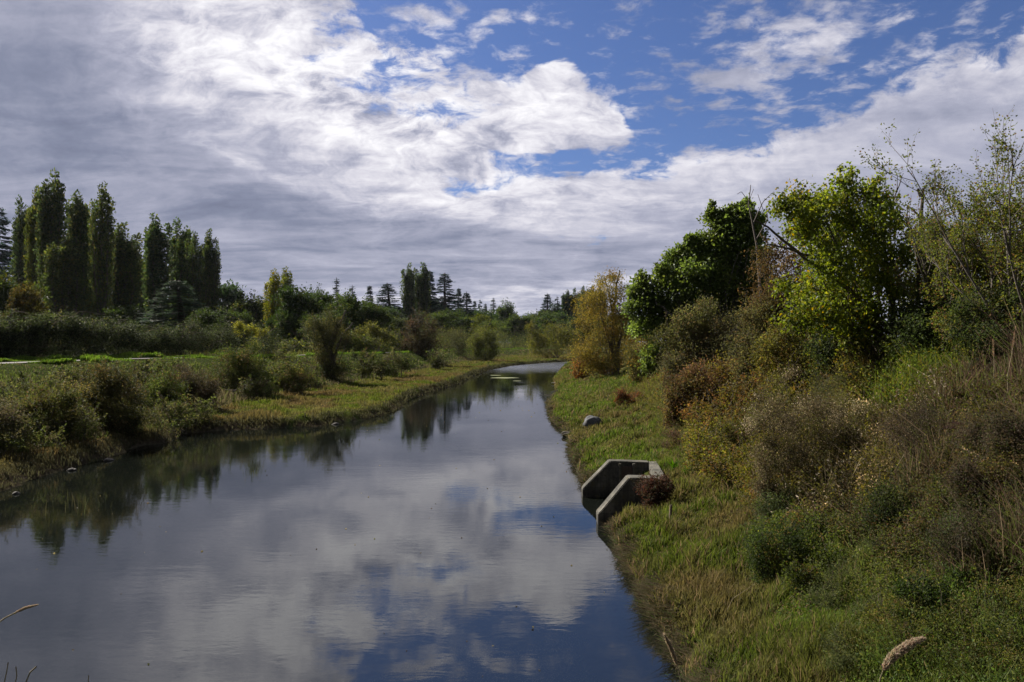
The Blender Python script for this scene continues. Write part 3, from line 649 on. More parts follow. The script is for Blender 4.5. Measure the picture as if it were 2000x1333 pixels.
plant('yellow_bush', 478, 690, [(470,640,13),(490,646,12),(510,650,10)], 1500, .16, [(.15,.15,.03),(.09,.1,.02)], [1,1], 'bright yellow-green sprays topping the bramble hedge at its right end', 'bush', skirt=False, d=66, stem=.05)
plant('leaning_bush', 652, 738, [(612,640,22),(636,636,24),(655,650,24),(622,668,25),(645,680,28),(650,706,26),(640,722,20),(664,725,22),(630,700,18),(662,630,10),(676,664,10)], 15000, .13, DKB+[(.09,.085,.025)], [4,3,2,3,2], 'tall leaning top-heavy bush on the levee slope, with bare shoots at its crown', 'bush', skirt=False, stem=.09, depth=.7,
      limbs=[[(650,730,0,4),(648,680,0,3),(660,640,0,2),(675,608,0,1)],[(652,700,0,3),(668,655,.2,1.6),(690,630,.3,.8)],[(640,690,0,3),(625,640,0,2),(612,618,0,1)]])
plant('round_bush', 896, 694, [(880,660,17),(900,655,17),(892,675,20),(905,680,15),(878,680,13)], 7000, .15, DKB, [3,3,1,3], 'dark rounded bush on the levee crest where the river starts to bend', 'bush', stem=.07, depth=.8)
plant('round_bush', 478, 765, [(450,700,26),(485,692,27),(470,725,36),(505,728,26),(435,730,24),(510,750,20),(480,750,28)], 17000, .105, GRN, [3,3,2,3,1], 'wide domed green bush on the levee slope left of the leaning bush', 'bush', stem=.06, depth=.8)
plant('round_bush', 240, 838, [(180,765,30),(215,745,36),(250,760,36),(225,795,44),(265,805,34),(185,800,30),(240,822,26),(205,725,18)], 26000, .075, DKB+[(.09,.075,.025)], [4,3,2,3,1.5], 'broad dark bush at the foot of the left bank, first from the camera', 'bush', stem=.05, depth=.8)
plant('round_bush', 325, 805, [(305,770,28),(330,760,28),(320,790,30),(345,785,22)], 12000, .085, GRN, [4,3,1,3,1], 'green bush between the broad dark bush and a purplish one', 'bush', stem=.05, depth=.7)
plant('round_bush', 392, 795, [(370,745,26),(395,752,26),(385,775,28),(408,778,18),(355,735,18)], 11000, .085, [(.05,.038,.025),(.06,.05,.022),(.035,.035,.016)], [3,2,3], 'purplish brown bush at the edge of the marsh, right of the green one', 'bush', stem=.05, depth=.7)
plant('low_bush', 572, 768, [(545,730,18),(570,728,20),(595,735,18),(560,748,18),(585,752,14)], 6500, .11, GRN+[(.10,.08,.04)], [2,2,2,1,1,2], 'low straggly bush between the domed bush and the leaning bush', 'bush', stem=.04, depth=.6)
plant('low_bush', 90, 850, [(60,790,34),(110,780,32),(85,820,34),(130,815,24),(40,830,30)], 12000, .085, [(.06,.07,.02),(.09,.085,.03),(.10,.07,.035),(.04,.05,.016)], [2,2,1,2], 'olive mound of shrub on the near left bank', 'bush', stem=.04, depth=.8)
plant('low_bush', 5, 880, [(-25,800,40),(15,830,38),(-10,860,35)], 12000, .075, [(.07,.06,.035),(.08,.075,.03),(.04,.045,.018)], [2,2,2], 'brownish shrub cut by the left edge above the water', 'bush', stem=.04, depth=.8)
plant('low_bush', 706, 706, [(690,694,8),(712,692,8),(730,696,6)], 1500, .12, GRN, [3,3,2,2,1], 'small tuft of shrub on the levee shoulder right of the leaning bush', 'bush', stem=.02, depth=.3)

# ---------------------------------------------------------------- right bank trees and shrubs
YT = [(.185,.15,.036),(.15,.13,.034),(.115,.105,.03),(.17,.115,.035),(.08,.085,.024)]
plant('golden_tree', 1190, 728, [(1160,598,30),(1190,575,30),(1176,640,38),(1150,672,34),(1212,612,26),(1215,668,30),(1205,640,28),(1146,702,22),(1190,700,30),(1200,545,16),(1172,552,13),(1140,640,16)], 24000, .145, YT, [4,4,3,1.5,2], 'golden-leaved autumn tree leaning over the river bend, with bare twigs on top', 'tree', d=66, stem=.05, depth=1.2, part=('crown','branches'), tight=.33,
      limbs=[[(1205,720,0,5),(1195,640,0,3),(1203,570,0,2),(1210,530,0,1)],[(1200,700,0,4),(1175,620,.3,2),(1160,560,.4,1)],[(1203,650,0,2.5),(1190,580,.3,1.5),(1180,540,.3,.8)],[(1206,690,0,3.5),(1220,620,0,2),(1232,560,0,1)]])
plant('orange_bush', 1150, 738, [(1135,712,18),(1160,715,20),(1185,722,18),(1130,728,12),(1205,712,18)], 7000, .11, [(.17,.085,.03),(.15,.095,.03),(.10,.07,.03)], [3,3,2], 'rusty orange bush at the foot of the golden tree, beside the water', 'bush', dref=50, stem=.04, depth=.8)
plant('yellow_bush', 1268, 735, [(1245,690,24),(1270,670,22),(1265,710,26),(1290,700,24),(1240,722,18),(1290,735,20)], 10000, .09, [(.13,.12,.03),(.10,.09,.028),(.15,.10,.03),(.06,.065,.02)], [2,3,1,2], 'yellow-brown bush between the golden tree and the big green oak', 'bush', dref=38, stem=.05, depth=.8)
OAK = [(.09,.128,.032),(.112,.155,.036),(.066,.098,.025),(.15,.18,.045)]
plant('green_oak', 1400, 690, [(1255,566,24,0),(1247,600,24,0),(1268,640,28,.5),(1290,690,26,0),(1300,585,30,0),(1296,545,20,0),(1335,550,34,-.4),(1318,510,20,0),(1345,500,20,0),(1330,610,36,.6),(1375,535,40,.5),(1385,480,26,0),(1398,430,18,0),(1420,440,26,0),(1430,485,38,.4),(1452,425,24,0),(1466,455,26,0),(1400,580,44,.7),(1450,545,44,.8),(1478,500,26,1),(1385,640,40,1.5),(1440,610,44,1.5),(1262,705,18,.5),(1480,430,14,0),(1250,542,11,0),(1290,527,11,0),(1327,492,10,0),(1346,467,9,0),(1347,480,12,0),(1390,414,9,0),(1391,400,6,0),(1418,412,11,0),(1460,402,12,0),(1440,408,9,0),(1240,570,12,0),(1367,470,12,0),(1440,650,40,1),(1480,600,40,1),(1470,560,36,1),(1350,660,30,0)], 76000, .155, OAK, [4,4,3,2], 'large deep green oak rising to the right on the bank, with lobed glossy leaf tufts', 'tree', d=36, stem=.09, stemcol=(.10,.09,.07), depth=.8, part=('crown','branches'), sub=14, tight=.34, mat=M_GLOSSY, aspect=.7, clumpjit=.3,
      limbs=[[(1410,690,0,7),(1360,655,-.5,4.5),(1310,615,-.8,3),(1280,590,-.8,1.5)],[(1400,690,0,6),(1340,660,-.9,3.5),(1290,650,-1,1.6)]])
YG = [(.15,.185,.030),(.11,.15,.026),(.19,.20,.035),(.08,.11,.02),(.38,.28,.035)]
DW = 13.5
plant('yellow_green_birch', 1728, 716, [(1530,405,24),(1560,385,24),(1585,420,34),(1612,395,30),(1645,355,18),(1655,380,28),(1662,335,9),(1640,330,6),(1700,375,22),(1722,400,26),(1715,350,10),(1660,430,40),(1600,470,38),(1565,450,28),(1710,450,40),(1755,430,18),(1690,500,44),(1630,520,42),(1585,560,36),(1560,620,30),(1610,610,38),(1655,580,42),(1720,540,40),(1760,500,26),(1780,460,12),(1700,610,36),(1760,570,28),(1665,650,30),(1745,640,26),(1530,560,16),(1750,690,22)], 26000, .066, YG, [4,4,2.5,3,.45], 'bushy yellow-green birch with hanging leaves and a long bare limb reaching left', 'tree', dref=13.5, stem=.03, stemcol=(.085,.07,.05), sub=24, depth=.8, part=('crown','branches'), tight=.40, aspect=.72, droop=.9, shell=.2, clumpjit=.15,
      limbs=[[(1738,715,0,7),(1705,650,0,5.2),(1665,570,0,4.2),(1590,520,-.3,3.2),(1530,470,-.6,2.5),(1476,432,-.8,1.4)],[(1590,505,-.3,3),(1540,487,-.6,2.4),(1500,478,-.8,1)],[(1730,715,.2,6),(1715,640,.2,4.5),(1690,540,.3,4),(1665,440,.3,2.5),(1650,350,.2,1)],[(1742,710,0,7),(1745,620,0,5),(1730,500,.2,3),(1718,380,.2,1)],[(1700,640,0,5),(1640,590,-.2,3),(1580,560,-.3,1.5)],[(1665,560,0,4),(1630,470,0,2.4),(1600,400,0,1)]])
# dead snag
x, y = at(1795, 16.3); z = gz(x, y); sn = tag(empty('dead_tree', (x, y, z)), 'bare dead trunk with a forked broken top rising between the birch and the sparse saplings', 'dead tree')
def pl(pts, d0, base):
    return np.array([((a-CX)*(d0+e)/F, d0+e, topz(b, d0+e)) for a, b, e in pts])-np.array(base)
g = Geo(); k = 16.3/F
def limb(g, pts, r, col=(.055,.042,.038), d0=16.3, base=None, sides=6):
    P = pl(pts, d0, base); t = np.linspace(0, len(P)-1, 4*len(P)); i = np.arange(len(P)); rr = np.interp(t, i, r)*d0/F
    add_tube(g, np.stack([np.interp(t, i, P[:,j]) for j in range(3)],1)+rng.normal(size=(len(t),3))*rr.mean()*.12, rr, col, sides)
B = (x, y, z)
limb(g, [(1790,720,0),(1792,600,0),(1796,480,0),(1800,420,0),(1803,368,0)], [4.4,3.8,3.5,3.2,2.7], base=B)
limb(g, [(1799,385,0),(1793,370,0)], [3.4,2.4], base=B)
g.build('trunk', M_BARK, sn)
for pts, r in [([(1797,425,0),(1780,408,.1),(1768,400,.1)],[2,1.4,.8]), ([(1796,470,0),(1820,455,.1),(1850,450,.1),(1892,450,.1)],[2,1.6,1.2,.7]), ([(1794,520,0),(1815,500,0),(1830,480,0)],[1.6,1.1,.6]), ([(1793,560,0),(1775,530,0),(1760,500,0)],[1.6,1,.6])]:
    g = Geo(); limb(g, pts, r, base=B, sides=5); g.build('branch', M_BARK, sn)
# bare twigs left of the birch and above it
for (bx_, tw, lab, d0) in [(1470, [[(1490,640,0,3),(1478,480,0,2),(1462,400,0,1.2),(1466,362,0,.6)],[(1470,440,0,1.2),(1490,395,0,.8),(1512,375,0,.4)],[(1466,400,0,.8),(1448,375,0,.5),(1440,380,0,.4)],[(1476,470,0,1.3),(1500,430,0,1),(1496,405,0,.5)],[(1490,410,0,.7),(1480,380,0,.4)],[(1462,395,0,.6),(1472,370,0,.4)]], 'leafless sapling with fine twigs above the right shoulder of the oak', 31),
        (1755, [[(1742,640,0,3),(1738,450,0,1.8),(1742,400,0,1.5),(1757,360,0,1),(1763,342,0,.5)],[(1744,395,0,1.1),(1752,370,0,.8),(1753,342,0,.5)],[(1740,420,0,1),(1750,390,0,.7),(1758,372,0,.5)]], 'leafless twig with a Y-shaped top standing out of the birch crown', 17.6)]:
    x, y = at(bx_, d0); z = gz(x, y); o = tag(empty('bare_sapling', (x, y, z)), lab, 'sapling'); g = Geo()
    for t in tw: limb(g, [(a, b, e) for a, b, e, _ in t], [q[3]*1.0 for q in t], (.10,.085,.075), d0, (x, y, z), 4)
    limb(g, [(bx_, 720, 0), (tw[0][0][0], tw[0][0][1], 0)], [3, 2.5], (.10,.085,.075), d0, (x, y, z), 4)
    g.build('branches', M_BARK, o)
# sparse saplings at the right edge: grown branch by branch
def sapling(px, d0, hgt, n1, leaf, cols, wts, label, lean=0.0, dens=1.2, nstem=3, maxlev=3):
    x, y = at(px, d0); z = gz(x, y); o = tag(empty('sparse_sapling', (x, y, z)), label, 'sapling', 'thin-leaved saplings along the right edge')
    gs, gl, tips = Geo(), Geo(), []
    for i in range(nstem):
        dv = unit(np.array([lean+rng.normal()*.22, rng.normal()*.2, 1]))
        grow(gs, tips, np.array([rng.normal()*.12, rng.normal()*.12, -.05]), dv, hgt*rng.uniform(.5,.62), .03, 0, maxlev, (.11,.095,.08), up=.38, split=(4,6), shrink=.56, ang=.42)
    T = np.array([t[0] for t in tips if t[2] >= 1]); D = np.array([t[1] for t in tips if t[2] >= 1])
    hh = T[:,2]/hgt; p = np.clip(1.3-hh*1.15, .10, 1); i = rng.choice(len(T), n1, p=p/p.sum())
    add_leaves(gl, T[i]+rng.normal(size=(n1,3))*.05, D[i]+np.array([0,0,-.1]), leaf, mixcols(cols, wts, n1, .3), aspect=.6, spread=.9, droop=.2)
    gl.build('leaves', M_LEAF, o); gs.build('branches', M_BARK, o); return o
SP = [(.12,.14,.028),(.09,.11,.025),(.16,.14,.03),(.13,.08,.04),(.06,.08,.02)]
sapling(1872, 14.9, 3.7, 9000, .05, SP, [4,4,2,2,3], 'sparse sapling right of the dead trunk, with leaves only on its outer twigs', -.05)
sapling(1950, 13.6, 4.8, 9000, .05, SP, [4,4,2,2,3], 'tallest thin sapling near the right edge, nearly bare at the top')
sapling(2030, 12.6, 4.9, 8500, .05, SP, [4,4,2,1,3], 'sapling cut by the right edge of the view', -.12)
sapling(1815, 17.0, 4.0, 7000, .055, SP, [3,4,1,1,4], 'shorter sapling filling the space behind the dead trunk')
sapling(1985, 15.2, 3.7, 9000, .05, [(.11,.10,.035),(.12,.08,.04),(.08,.09,.028)], [3,2,3], 'brown and green sapling between the tallest thin one and the right edge')
sapling(1845, 15.8, 4.3, 8000, .052, SP, [4,4,1.5,2,3], 'leafy sapling touching the right side of the dead trunk')
sapling(1912, 16.5, 3.8, 8500, .05, [(.10,.07,.05),(.08,.06,.04),(.08,.09,.03)], [3,2,2], 'brownish sapling behind the two tall thin ones')
RBR = [(.10,.066,.028),(.085,.06,.026),(.13,.095,.03),(.06,.045,.02),(.09,.085,.025)]
plant('brown_shrub', 1520, 660, [(1620,480,30),(1640,540,34),(1610,590,30),(1560,460,20),(1510,490,26),(1540,500,30),(1500,530,30),(1545,550,36),(1510,580,36),(1560,600,34),(1500,625,34),(1545,635,34),(1580,540,26),(1480,600,26)], 17000, .085, RBR, [3,3,2,3,2], 'reddish brown autumn shrub between the oak and the birch', 'shrub', d=25, stem=.03, depth=.9, tight=.34)
DK = [(.030,.045,.014),(.045,.06,.018),(.022,.032,.012),(.08,.085,.022)]
plant('dark_thicket', 1830, 715, [(1790,610,34),(1830,600,34),(1800,660,40),(1850,650,40),(1780,690,30),(1840,700,36),(1865,610,26)], 13000, .055, DK, [4,3,3,1], 'dark green thicket under the dead trunk', 'shrub', dref=13.4, stem=.02, depth=.7, tight=.34)
plant('dark_thicket', 1945, 722, [(1900,620,34),(1940,600,34),(1985,610,40),(1910,670,40),(1960,660,40),(2010,670,40),(1940,710,36),(1990,715,34),(2030,600,34)], 17000, .052, DK+[(.07,.05,.03)], [4,3,3,1,1], 'dark green thicket below the tall thin saplings at the right edge', 'shrub', dref=12.4, stem=.02, depth=.7, tight=.36)
plant('dark_thicket', 1680, 722, [(1640,640,30),(1680,650,34),(1660,690,34),(1710,690,30),(1620,680,30)], 9000, .055, DK+[(.10,.12,.02)], [4,3,3,1,1], 'dark leafy undergrowth at the foot of the birch', 'shrub', dref=14.6, stem=.02, depth=.6, tight=.36)
GG = [(.075,.078,.035),(.095,.09,.045),(.055,.055,.024),(.10,.075,.035),(.11,.11,.03)]
plant('grey_green_bush', 1410, 745, [(1340,680,34),(1385,650,34),(1430,640,34),(1470,650,30),(1360,715,36),(1410,690,44),(1460,690,40),(1330,735,28),(1420,730,34),(1475,730,30),(1310,715,20)], 30000, .043, GG, [4,3,3,2,2], 'domed grey-green bush in front of the oak, with very small leaves', 'bush', dref=18, stem=.03, depth=.8, tight=.36)
plant('rusty_bush', 1400, 815, [(1330,760,26),(1365,745,28),(1400,760,30),(1440,750,32),(1480,760,30),(1340,795,22),(1420,790,30),(1470,800,30),(1380,790,24),(1310,775,16),(1500,735,28),(1530,780,30),(1510,820,26)], 27000, .045, [(.105,.062,.032),(.09,.062,.028),(.12,.105,.032),(.07,.065,.022),(.05,.035,.02)], [2,3,2.4,2.4,2], 'rust-red bush with bare stems underneath, below the domed grey-green bush', 'bush', dref=15.5, stem=.02, depth=.6, tight=.34)
plant('yellowish_bush', 1560, 760, [(1520,660,28),(1560,645,28),(1600,660,28),(1510,710,32),(1560,700,38),(1610,705,32),(1530,750,30),(1590,750,32),(1500,680,22),(1635,725,24)], 21000, .042, [(.13,.125,.028),(.10,.10,.026),(.07,.075,.02),(.12,.085,.03)], [2,3,3,2], 'yellowish olive bush left of the birch foot', 'bush', dref=12.8, stem=.02, depth=.6, tight=.35)
plant('orange_bush', 1238, 790, [(1225,775,10),(1245,782,14),(1232,790,10),(1212,770,8)], 2200, .07, [(.17,.075,.035),(.11,.055,.03),(.08,.06,.03)], [3,2,2], 'small orange-brown bush alone on the grassy right bank', 'bush', stem=.015, depth=.3)
plant('small_shrub', 1312, 880, [(1310,848,20),(1325,862,18),(1300,872,16)], 3600, .035, [(.12,.075,.05),(.09,.065,.04),(.07,.07,.025)], [3,2,2], 'little brown shrub just uphill of the concrete outlet', 'shrub', stem=.01, depth=.3)
plant('yellow_weed_bush', 1400, 900, [(1385,868,20),(1415,875,22),(1440,890,22),(1400,895,18)], 5000, .038, [(.13,.15,.03),(.09,.11,.025),(.07,.075,.02)], [3,3,2], 'yellow-green weed clump up the bank from the concrete outlet', 'bush', stem=.01, depth=.3)
SEED = [(.095,.075,.042),(.07,.058,.03),(.28,.24,.16),(.09,.095,.028),(.05,.042,.022)]
plant('seedhead_bush', 1610, 960, [(1530,830,34),(1580,800,34),(1640,800,34),(1690,820,30),(1560,870,38),(1620,860,42),(1680,870,36),(1540,920,30),(1600,915,34),(1660,920,30),(1500,870,26),(1520,800,30),(1730,850,34),(1770,880,34),(1720,910,34),(1480,830,24)], 62000, .027, SEED, [3,3,1.5,3,2.5], 'brown bush gone to pale fluffy seed, in the middle of the right slope', 'bush', stem=.012, depth=.5, tight=.36)
plant('seedhead_bush', 1560, 790, [(1520,770,26),(1560,765,26),(1600,775,28),(1640,760,28),(1680,755,26),(1580,790,26),(1490,800,26),(1540,740,26),(1620,735,26),(1660,790,28),(1720,770,24)], 26000, .031, SEED, [3,3,1,3,2], 'brown seeding weeds below the yellowish olive bush', 'bush', dref=11.3, stem=.01, depth=.5, tight=.36)
plant('leafy_bush', 1530, 1120, [(1490,1060,28),(1530,1050,30),(1570,1075,34),(1520,1100,36),(1580,1115,32),(1490,1105,24),(1545,1145,30)], 9500, .034, [(.035,.055,.015),(.05,.075,.02),(.025,.04,.012),(.12,.13,.03)], [4,3,3,.7], 'dark green leafy bush low on the near right slope', 'bush', stem=.01, depth=.35, tight=.34)
plant('leafy_bush', 1560, 1010, [(1500,985,26),(1545,975,28),(1590,985,26),(1530,1010,26)], 6500, .032, [(.075,.10,.045),(.05,.07,.025),(.09,.10,.03)], [3,3,2], 'greyish green leafy clump under the pale seeding bush', 'bush', stem=.008, depth=.3, tight=.34)
plant('leafy_bush', 1850, 1230, [(1800,1180,40),(1860,1170,40),(1840,1215,40),(1900,1210,36),(1770,1150,24),(1930,1160,26),(1870,1130,20)], 6500, .034, [(.04,.065,.016),(.055,.085,.02),(.025,.04,.012)], [3,3,3], 'dark green bush near the bottom right corner', 'bush', stem=.01, depth=.3, tight=.34)
plant('leafy_bush', 1780, 1010, [(1730,980,40),(1790,960,40),(1850,990,40),(1770,1030,40),(1840,1050,36)], 12000, .032, DK, [3,3,3,1], 'shadowy green bush amid tall dry grass on the right slope', 'bush', stem=.01, depth=.4, tight=.36)
plant('bramble_patch', 1275, 992, [(1258,948,14),(1278,944,16),(1296,944,15),(1268,962,13),(1302,960,14),(1285,972,12)], 4200, .04, [(.075,.036,.024),(.055,.035,.022),(.07,.06,.025),(.04,.04,.018)], [3,3,1,2], 'dark red bramble spilling over the near wall of the concrete outlet', 'bramble', dref=17.1, stem=.01, depth=.25)

BW = [(.085,.065,.042),(.06,.05,.03),(.07,.075,.025),(.05,.04,.024),(.26,.21,.15)]
plant('brown_weed_bush', 1800, 935, [(1760,830,30),(1800,820,30),(1840,830,30),(1780,870,34),(1830,880,34),(1860,910,30),(1800,920,30)], 20000, .026, BW, [3,3,3,3,.7], 'dark brown weed bush with two flat dead flower stalks, right of the pale seeding thicket', 'bush', stem=.008, depth=.4, tight=.36)
plant('brown_weed_bush', 1930, 960, [(1900,850,34),(1950,840,34),(1990,860,34),(1930,900,36),(1980,920,34),(1890,930,30)], 20000, .025, [(.075,.06,.036),(.05,.06,.02),(.06,.045,.03),(.12,.095,.06)], [3,3,3,1], 'dark tangled weed bush against the right edge, below the tall stalks', 'bush', stem=.008, depth=.4, tight=.36)
plant('brown_weed_bush', 1900, 1120, [(1860,1040,36),(1910,1030,36),(1960,1050,38),(1880,1090,36),(1940,1100,36),(1990,1110,34)], 18000, .024, [(.06,.05,.032),(.045,.06,.02),(.04,.035,.022),(.12,.095,.065)], [3,3,3,1], 'shadowed brown weed bush above the bottom right corner', 'bush', stem=.008, depth=.35, tight=.36)
plant('olive_bush', 1660, 815, [(1610,760,26),(1650,745,28),(1690,750,26),(1640,785,28),(1680,790,26),(1600,800,22)], 15000, .034, GG+[(.10,.12,.03)], [3,3,2,2,2,2], 'olive bush of fine leaves directly below the birch', 'bush', stem=.01, depth=.4, tight=.36)
plant('olive_bush', 1465, 885, [(1430,840,24),(1465,830,26),(1500,845,24),(1450,870,22),(1480,872,22)], 11000, .032, [(.09,.10,.028),(.11,.09,.045),(.06,.07,.02),(.12,.07,.035)], [3,2,3,1], 'olive and tan bush under the rust-red one, up the slope from the outlet', 'bush', stem=.01, depth=.4, tight=.36)
plant('olive_bush', 1340, 830, [(1300,790,20),(1325,780,24),(1350,800,22),(1315,815,18)], 8000, .045, [(.10,.11,.03),(.11,.08,.035),(.06,.07,.02)], [3,2,3], 'olive bush at the outer edge of the brush, above the boulder level', 'bush', stem=.01, depth=.4, tight=.36)
SG = [(.095,.115,.05),(.075,.095,.032),(.13,.14,.05),(.05,.07,.022)]
for i, (px, py, r0, lab) in enumerate([(1650,1165,34,'pale sage-green weed clump right of the dark leafy bush'),(1600,1200,26,'small sage-green weed clump below the dark leafy bush'),(1710,1120,34,'sage-green weed clump with straw tips, uphill of the palest one'),
   (1700,1230,32,'yellowish sage weed clump above the fluffy seed head'),(1950,1260,40,'sage-green weed clump in the bottom right corner'),(1640,1290,28,'low sage weed clump at the bottom edge left of the fluffy seed head'),(1480,1060,20,'faded green weed clump between the wooden stake and the dark leafy bush'),(1440,960,22,'light green weed clump behind the wooden stake, at the foot of the brush')]):
    plant('weed_clump', px, py, [(px-r0*.7,py-r0*.9,r0*.75),(px+r0*.5,py-r0*1.1,r0*.8),(px,py-r0*.4,r0),(px+r0*.8,py-r0*.4,r0*.7),(px-r0*.2,py-r0*1.5,r0*.55)], 4200, .022, SG, [3,3,1.5,3], lab, 'weeds', 'sage-green weed clumps on the near right bank', stem=.006, depth=.22, tight=.36, aspect=.3)

def cover(poly, step, r):
    P = np.array(poly, float); out = []
    for yy_ in np.arange(P[:,1].min(), P[:,1].max()+1, step*.8):
        for xx in np.arange(P[:,0].min(), P[:,0].max()+1, step):
            a, b = xx+rng.uniform(-.45,.45)*step, yy_+rng.uniform(-.45,.45)*step
            if inside(np.array([a]), np.array([b]), poly)[0]:
                out.append((a, b, r*rng.uniform(.7,1.2)))
                if rng.random() < .35: out.append((a+rng.uniform(-.5,.5)*r, b-r*rng.uniform(.6,1.1), r*rng.uniform(.45,.7)))
    return out
def thicket(name, poly, step, r, n, cols, wts, label, cat='thicket', px=4.6, warm=1.22, **kw):
    c_ = np.mean(poly, 0); b = max(p[1] for p in poly)
    _, y, _ = hit(c_[0], c_[1]+r)
    cols = [tuple(np.array(q)*np.array([warm,min(1.12,warm*1.1),.86])) for q in cols]
    return plant(name, float(c_[0]), float(c_[1]+r), cover(poly, step, r), int(n*.82), 1.2*px/F*y, cols, wts, label, cat, stem=.0012*y, depth=0, cling=True, tight=.30, sub=12, clumpjit=.32, **kw)
thicket('rust_thicket', [(1300,742),(1420,722),(1540,735),(1545,800),(1480,845),(1400,850),(1330,800)], 26, 31, 39000, [(.095,.06,.032),(.085,.066,.028),(.105,.10,.03),(.07,.075,.022),(.055,.042,.022)], [2,3,2.5,3,2.5], 'rust and olive thicket with reddish stems, in front of the domed grey-green bush')
thicket('olive_thicket', [(1318,815),(1400,850),(1480,852),(1560,830),(1560,920),(1500,985),(1440,960),(1390,920),(1340,868)], 26, 33, 37400, [(.10,.11,.028),(.12,.10,.045),(.065,.075,.022),(.10,.07,.035)], [3,2,3,1.2], 'low olive and straw thicket on the slope just above the concrete outlet')
thicket('yellow_thicket', [(1500,715),(1640,700),(1710,740),(1690,810),(1560,815),(1510,770)], 26, 29, 31200, [(.12,.12,.03),(.085,.09,.025),(.10,.075,.03),(.055,.06,.02)], [2,3,2,3], 'yellowish olive thicket between the rust-coloured one and the birch')
thicket('seeding_thicket', [(1480,890),(1560,835),(1700,805),(1790,840),(1780,960),(1640,985),(1520,960)], 28, 36, 64800, [(.085,.07,.042),(.062,.055,.03),(.095,.10,.03),(.05,.055,.02),(.115,.105,.032),(.34,.29,.21)], [2.4,2.4,3,2.5,2,.5], 'broad brown thicket speckled with pale seed fluff, in the middle of the right slope', px=4.0)
thicket('weedy_thicket', [(1785,845),(1900,825),(2020,835),(2020,970),(1880,985),(1795,955)], 30, 36, 46800, [(.08,.062,.038),(.07,.08,.025),(.045,.044,.022),(.12,.10,.055),(.24,.2,.14)], [2.4,3.4,2.4,1,.3], 'dark brown weedy thicket at the right edge, with dead stalks standing in it', px=4.0)
thicket('shaded_thicket', [(1640,1000),(1780,965),(2020,985),(2020,1140),(1850,1140),(1720,1090)], 32, 36, 48000, [(.035,.045,.018),(.055,.055,.026),(.06,.08,.025),(.07,.052,.034)], [3,3,2.4,2], 'shaded green-brown thicket in the lower right, under the weedy one', px=4.4)
thicket('green_thicket', [(1470,1025),(1600,1010),(1650,1060),(1620,1140),(1530,1130),(1480,1080)], 28, 30, 28000, [(.035,.055,.016),(.055,.08,.022),(.08,.10,.035),(.10,.08,.04)], [3,3,2,1], 'dark green thicket just inside the grass, right of the wooden stake', px=4.6)
thicket('dry_thicket', [(1690,745),(1800,730),(2020,730),(2020,815),(1900,815),(1780,825),(1700,800)], 28, 24, 26000, [(.08,.062,.04),(.06,.055,.028),(.08,.10,.026),(.05,.065,.02)], [3,3,2.2,2], 'mixed dry and green thicket along the top of the bank under the saplings', px=4.2)
thicket('toe_thicket', [(1620,1160),(1760,1130),(2020,1150),(2020,1330),(1880,1340),(1740,1250)], 42, 37, 48000, [(.065,.09,.028),(.09,.10,.035),(.045,.06,.018),(.10,.085,.045)], [3,2.4,3,1.6], 'loose green and yellow weed thicket filling the bottom right corner', px=4.6, aspect=.4)
# long-grass mounds on the near left bank
LM = [(.075,.085,.028),(.095,.08,.04),(.05,.062,.02),(.10,.095,.035)]
for i, (poly, lab) in enumerate([([(0,770),(120,745),(190,790),(190,840),(110,862),(0,875)], 'large olive mound of rank weeds on the near left bank, reaching the water'),
   ([(290,800),(420,790),(440,812),(320,845)], 'low weedy mound at the foot of the purplish bush'),
   ([(420,720),(560,705),(640,720),(600,760),(480,775)], 'weedy mound joining the domed bush and the leaning bush'),
   ([(100,728),(330,716),(400,728),(300,765),(120,765)], 'band of brownish weeds on the shoulder of the levee above the broad dark bush'),
   ([(690,712),(860,697),(870,706),(700,728)], 'weedy band on the levee slope right of the leaning bush')]):
    thicket('weed_mound', poly, 24, 17 if i else 22, [26000,6000,15000,15000,8000][i], LM+[(.055,.045,.028)], [3,2,3,1.5,1.5], lab, 'weeds', px=4.2, aspect=.3, warm=.86)

MX = [(.11,.135,.03),(.08,.105,.024),(.14,.14,.035),(.07,.075,.022),(.12,.085,.035)]
plant('mixed_shrub', 1818, 722, [(1800,480,22),(1830,455,20),(1815,520,28),(1850,500,26),(1790,560,30),(1835,570,32),(1870,550,26),(1800,625,34),(1850,630,34),(1890,600,28)], 15000, .06, MX, [3,3,2,3,1.4], 'tall airy yellow-green shrub wrapped round the lower half of the dead trunk', 'shrub', d=18.5, stem=.02, depth=.6, tight=.4)
plant('mixed_shrub', 1930, 722, [(1900,470,22),(1940,440,24),(1980,420,24),(1920,520,30),(1965,500,32),(2010,480,34),(1900,580,32),(1950,580,34),(2000,560,36),(2030,620,36),(1975,640,34)], 17000, .055, MX, [2,3,2,3,2.4], 'tall loose olive shrub behind the thin saplings, reaching the right edge', 'shrub', d=17, stem=.02, depth=.7, tight=.42)
plant('mixed_shrub', 1500, 735, [(1470,620,28),(1500,600,28),(1530,620,30),(1490,660,32),(1545,665,30),(1580,640,28),(1460,680,26)], 13000, .075, [(.10,.095,.035),(.075,.08,.028),(.12,.09,.04),(.055,.055,.022)], [3,3,2,2], 'olive brown shrub joining the grey-green bush and the birch', 'shrub', stem=.03, depth=.6, tight=.4)
plant('mixed_shrub', 1355, 735, [(1310,660,24),(1345,635,28),(1380,615,26),(1325,695,26),(1365,680,28)], 10000, .10, [(.095,.10,.035),(.075,.08,.028),(.11,.085,.04)], [3,3,2], 'dull green shrub filling the space under the left limbs of the oak', 'shrub', d=33, stem=.03, depth=.6, tight=.4)
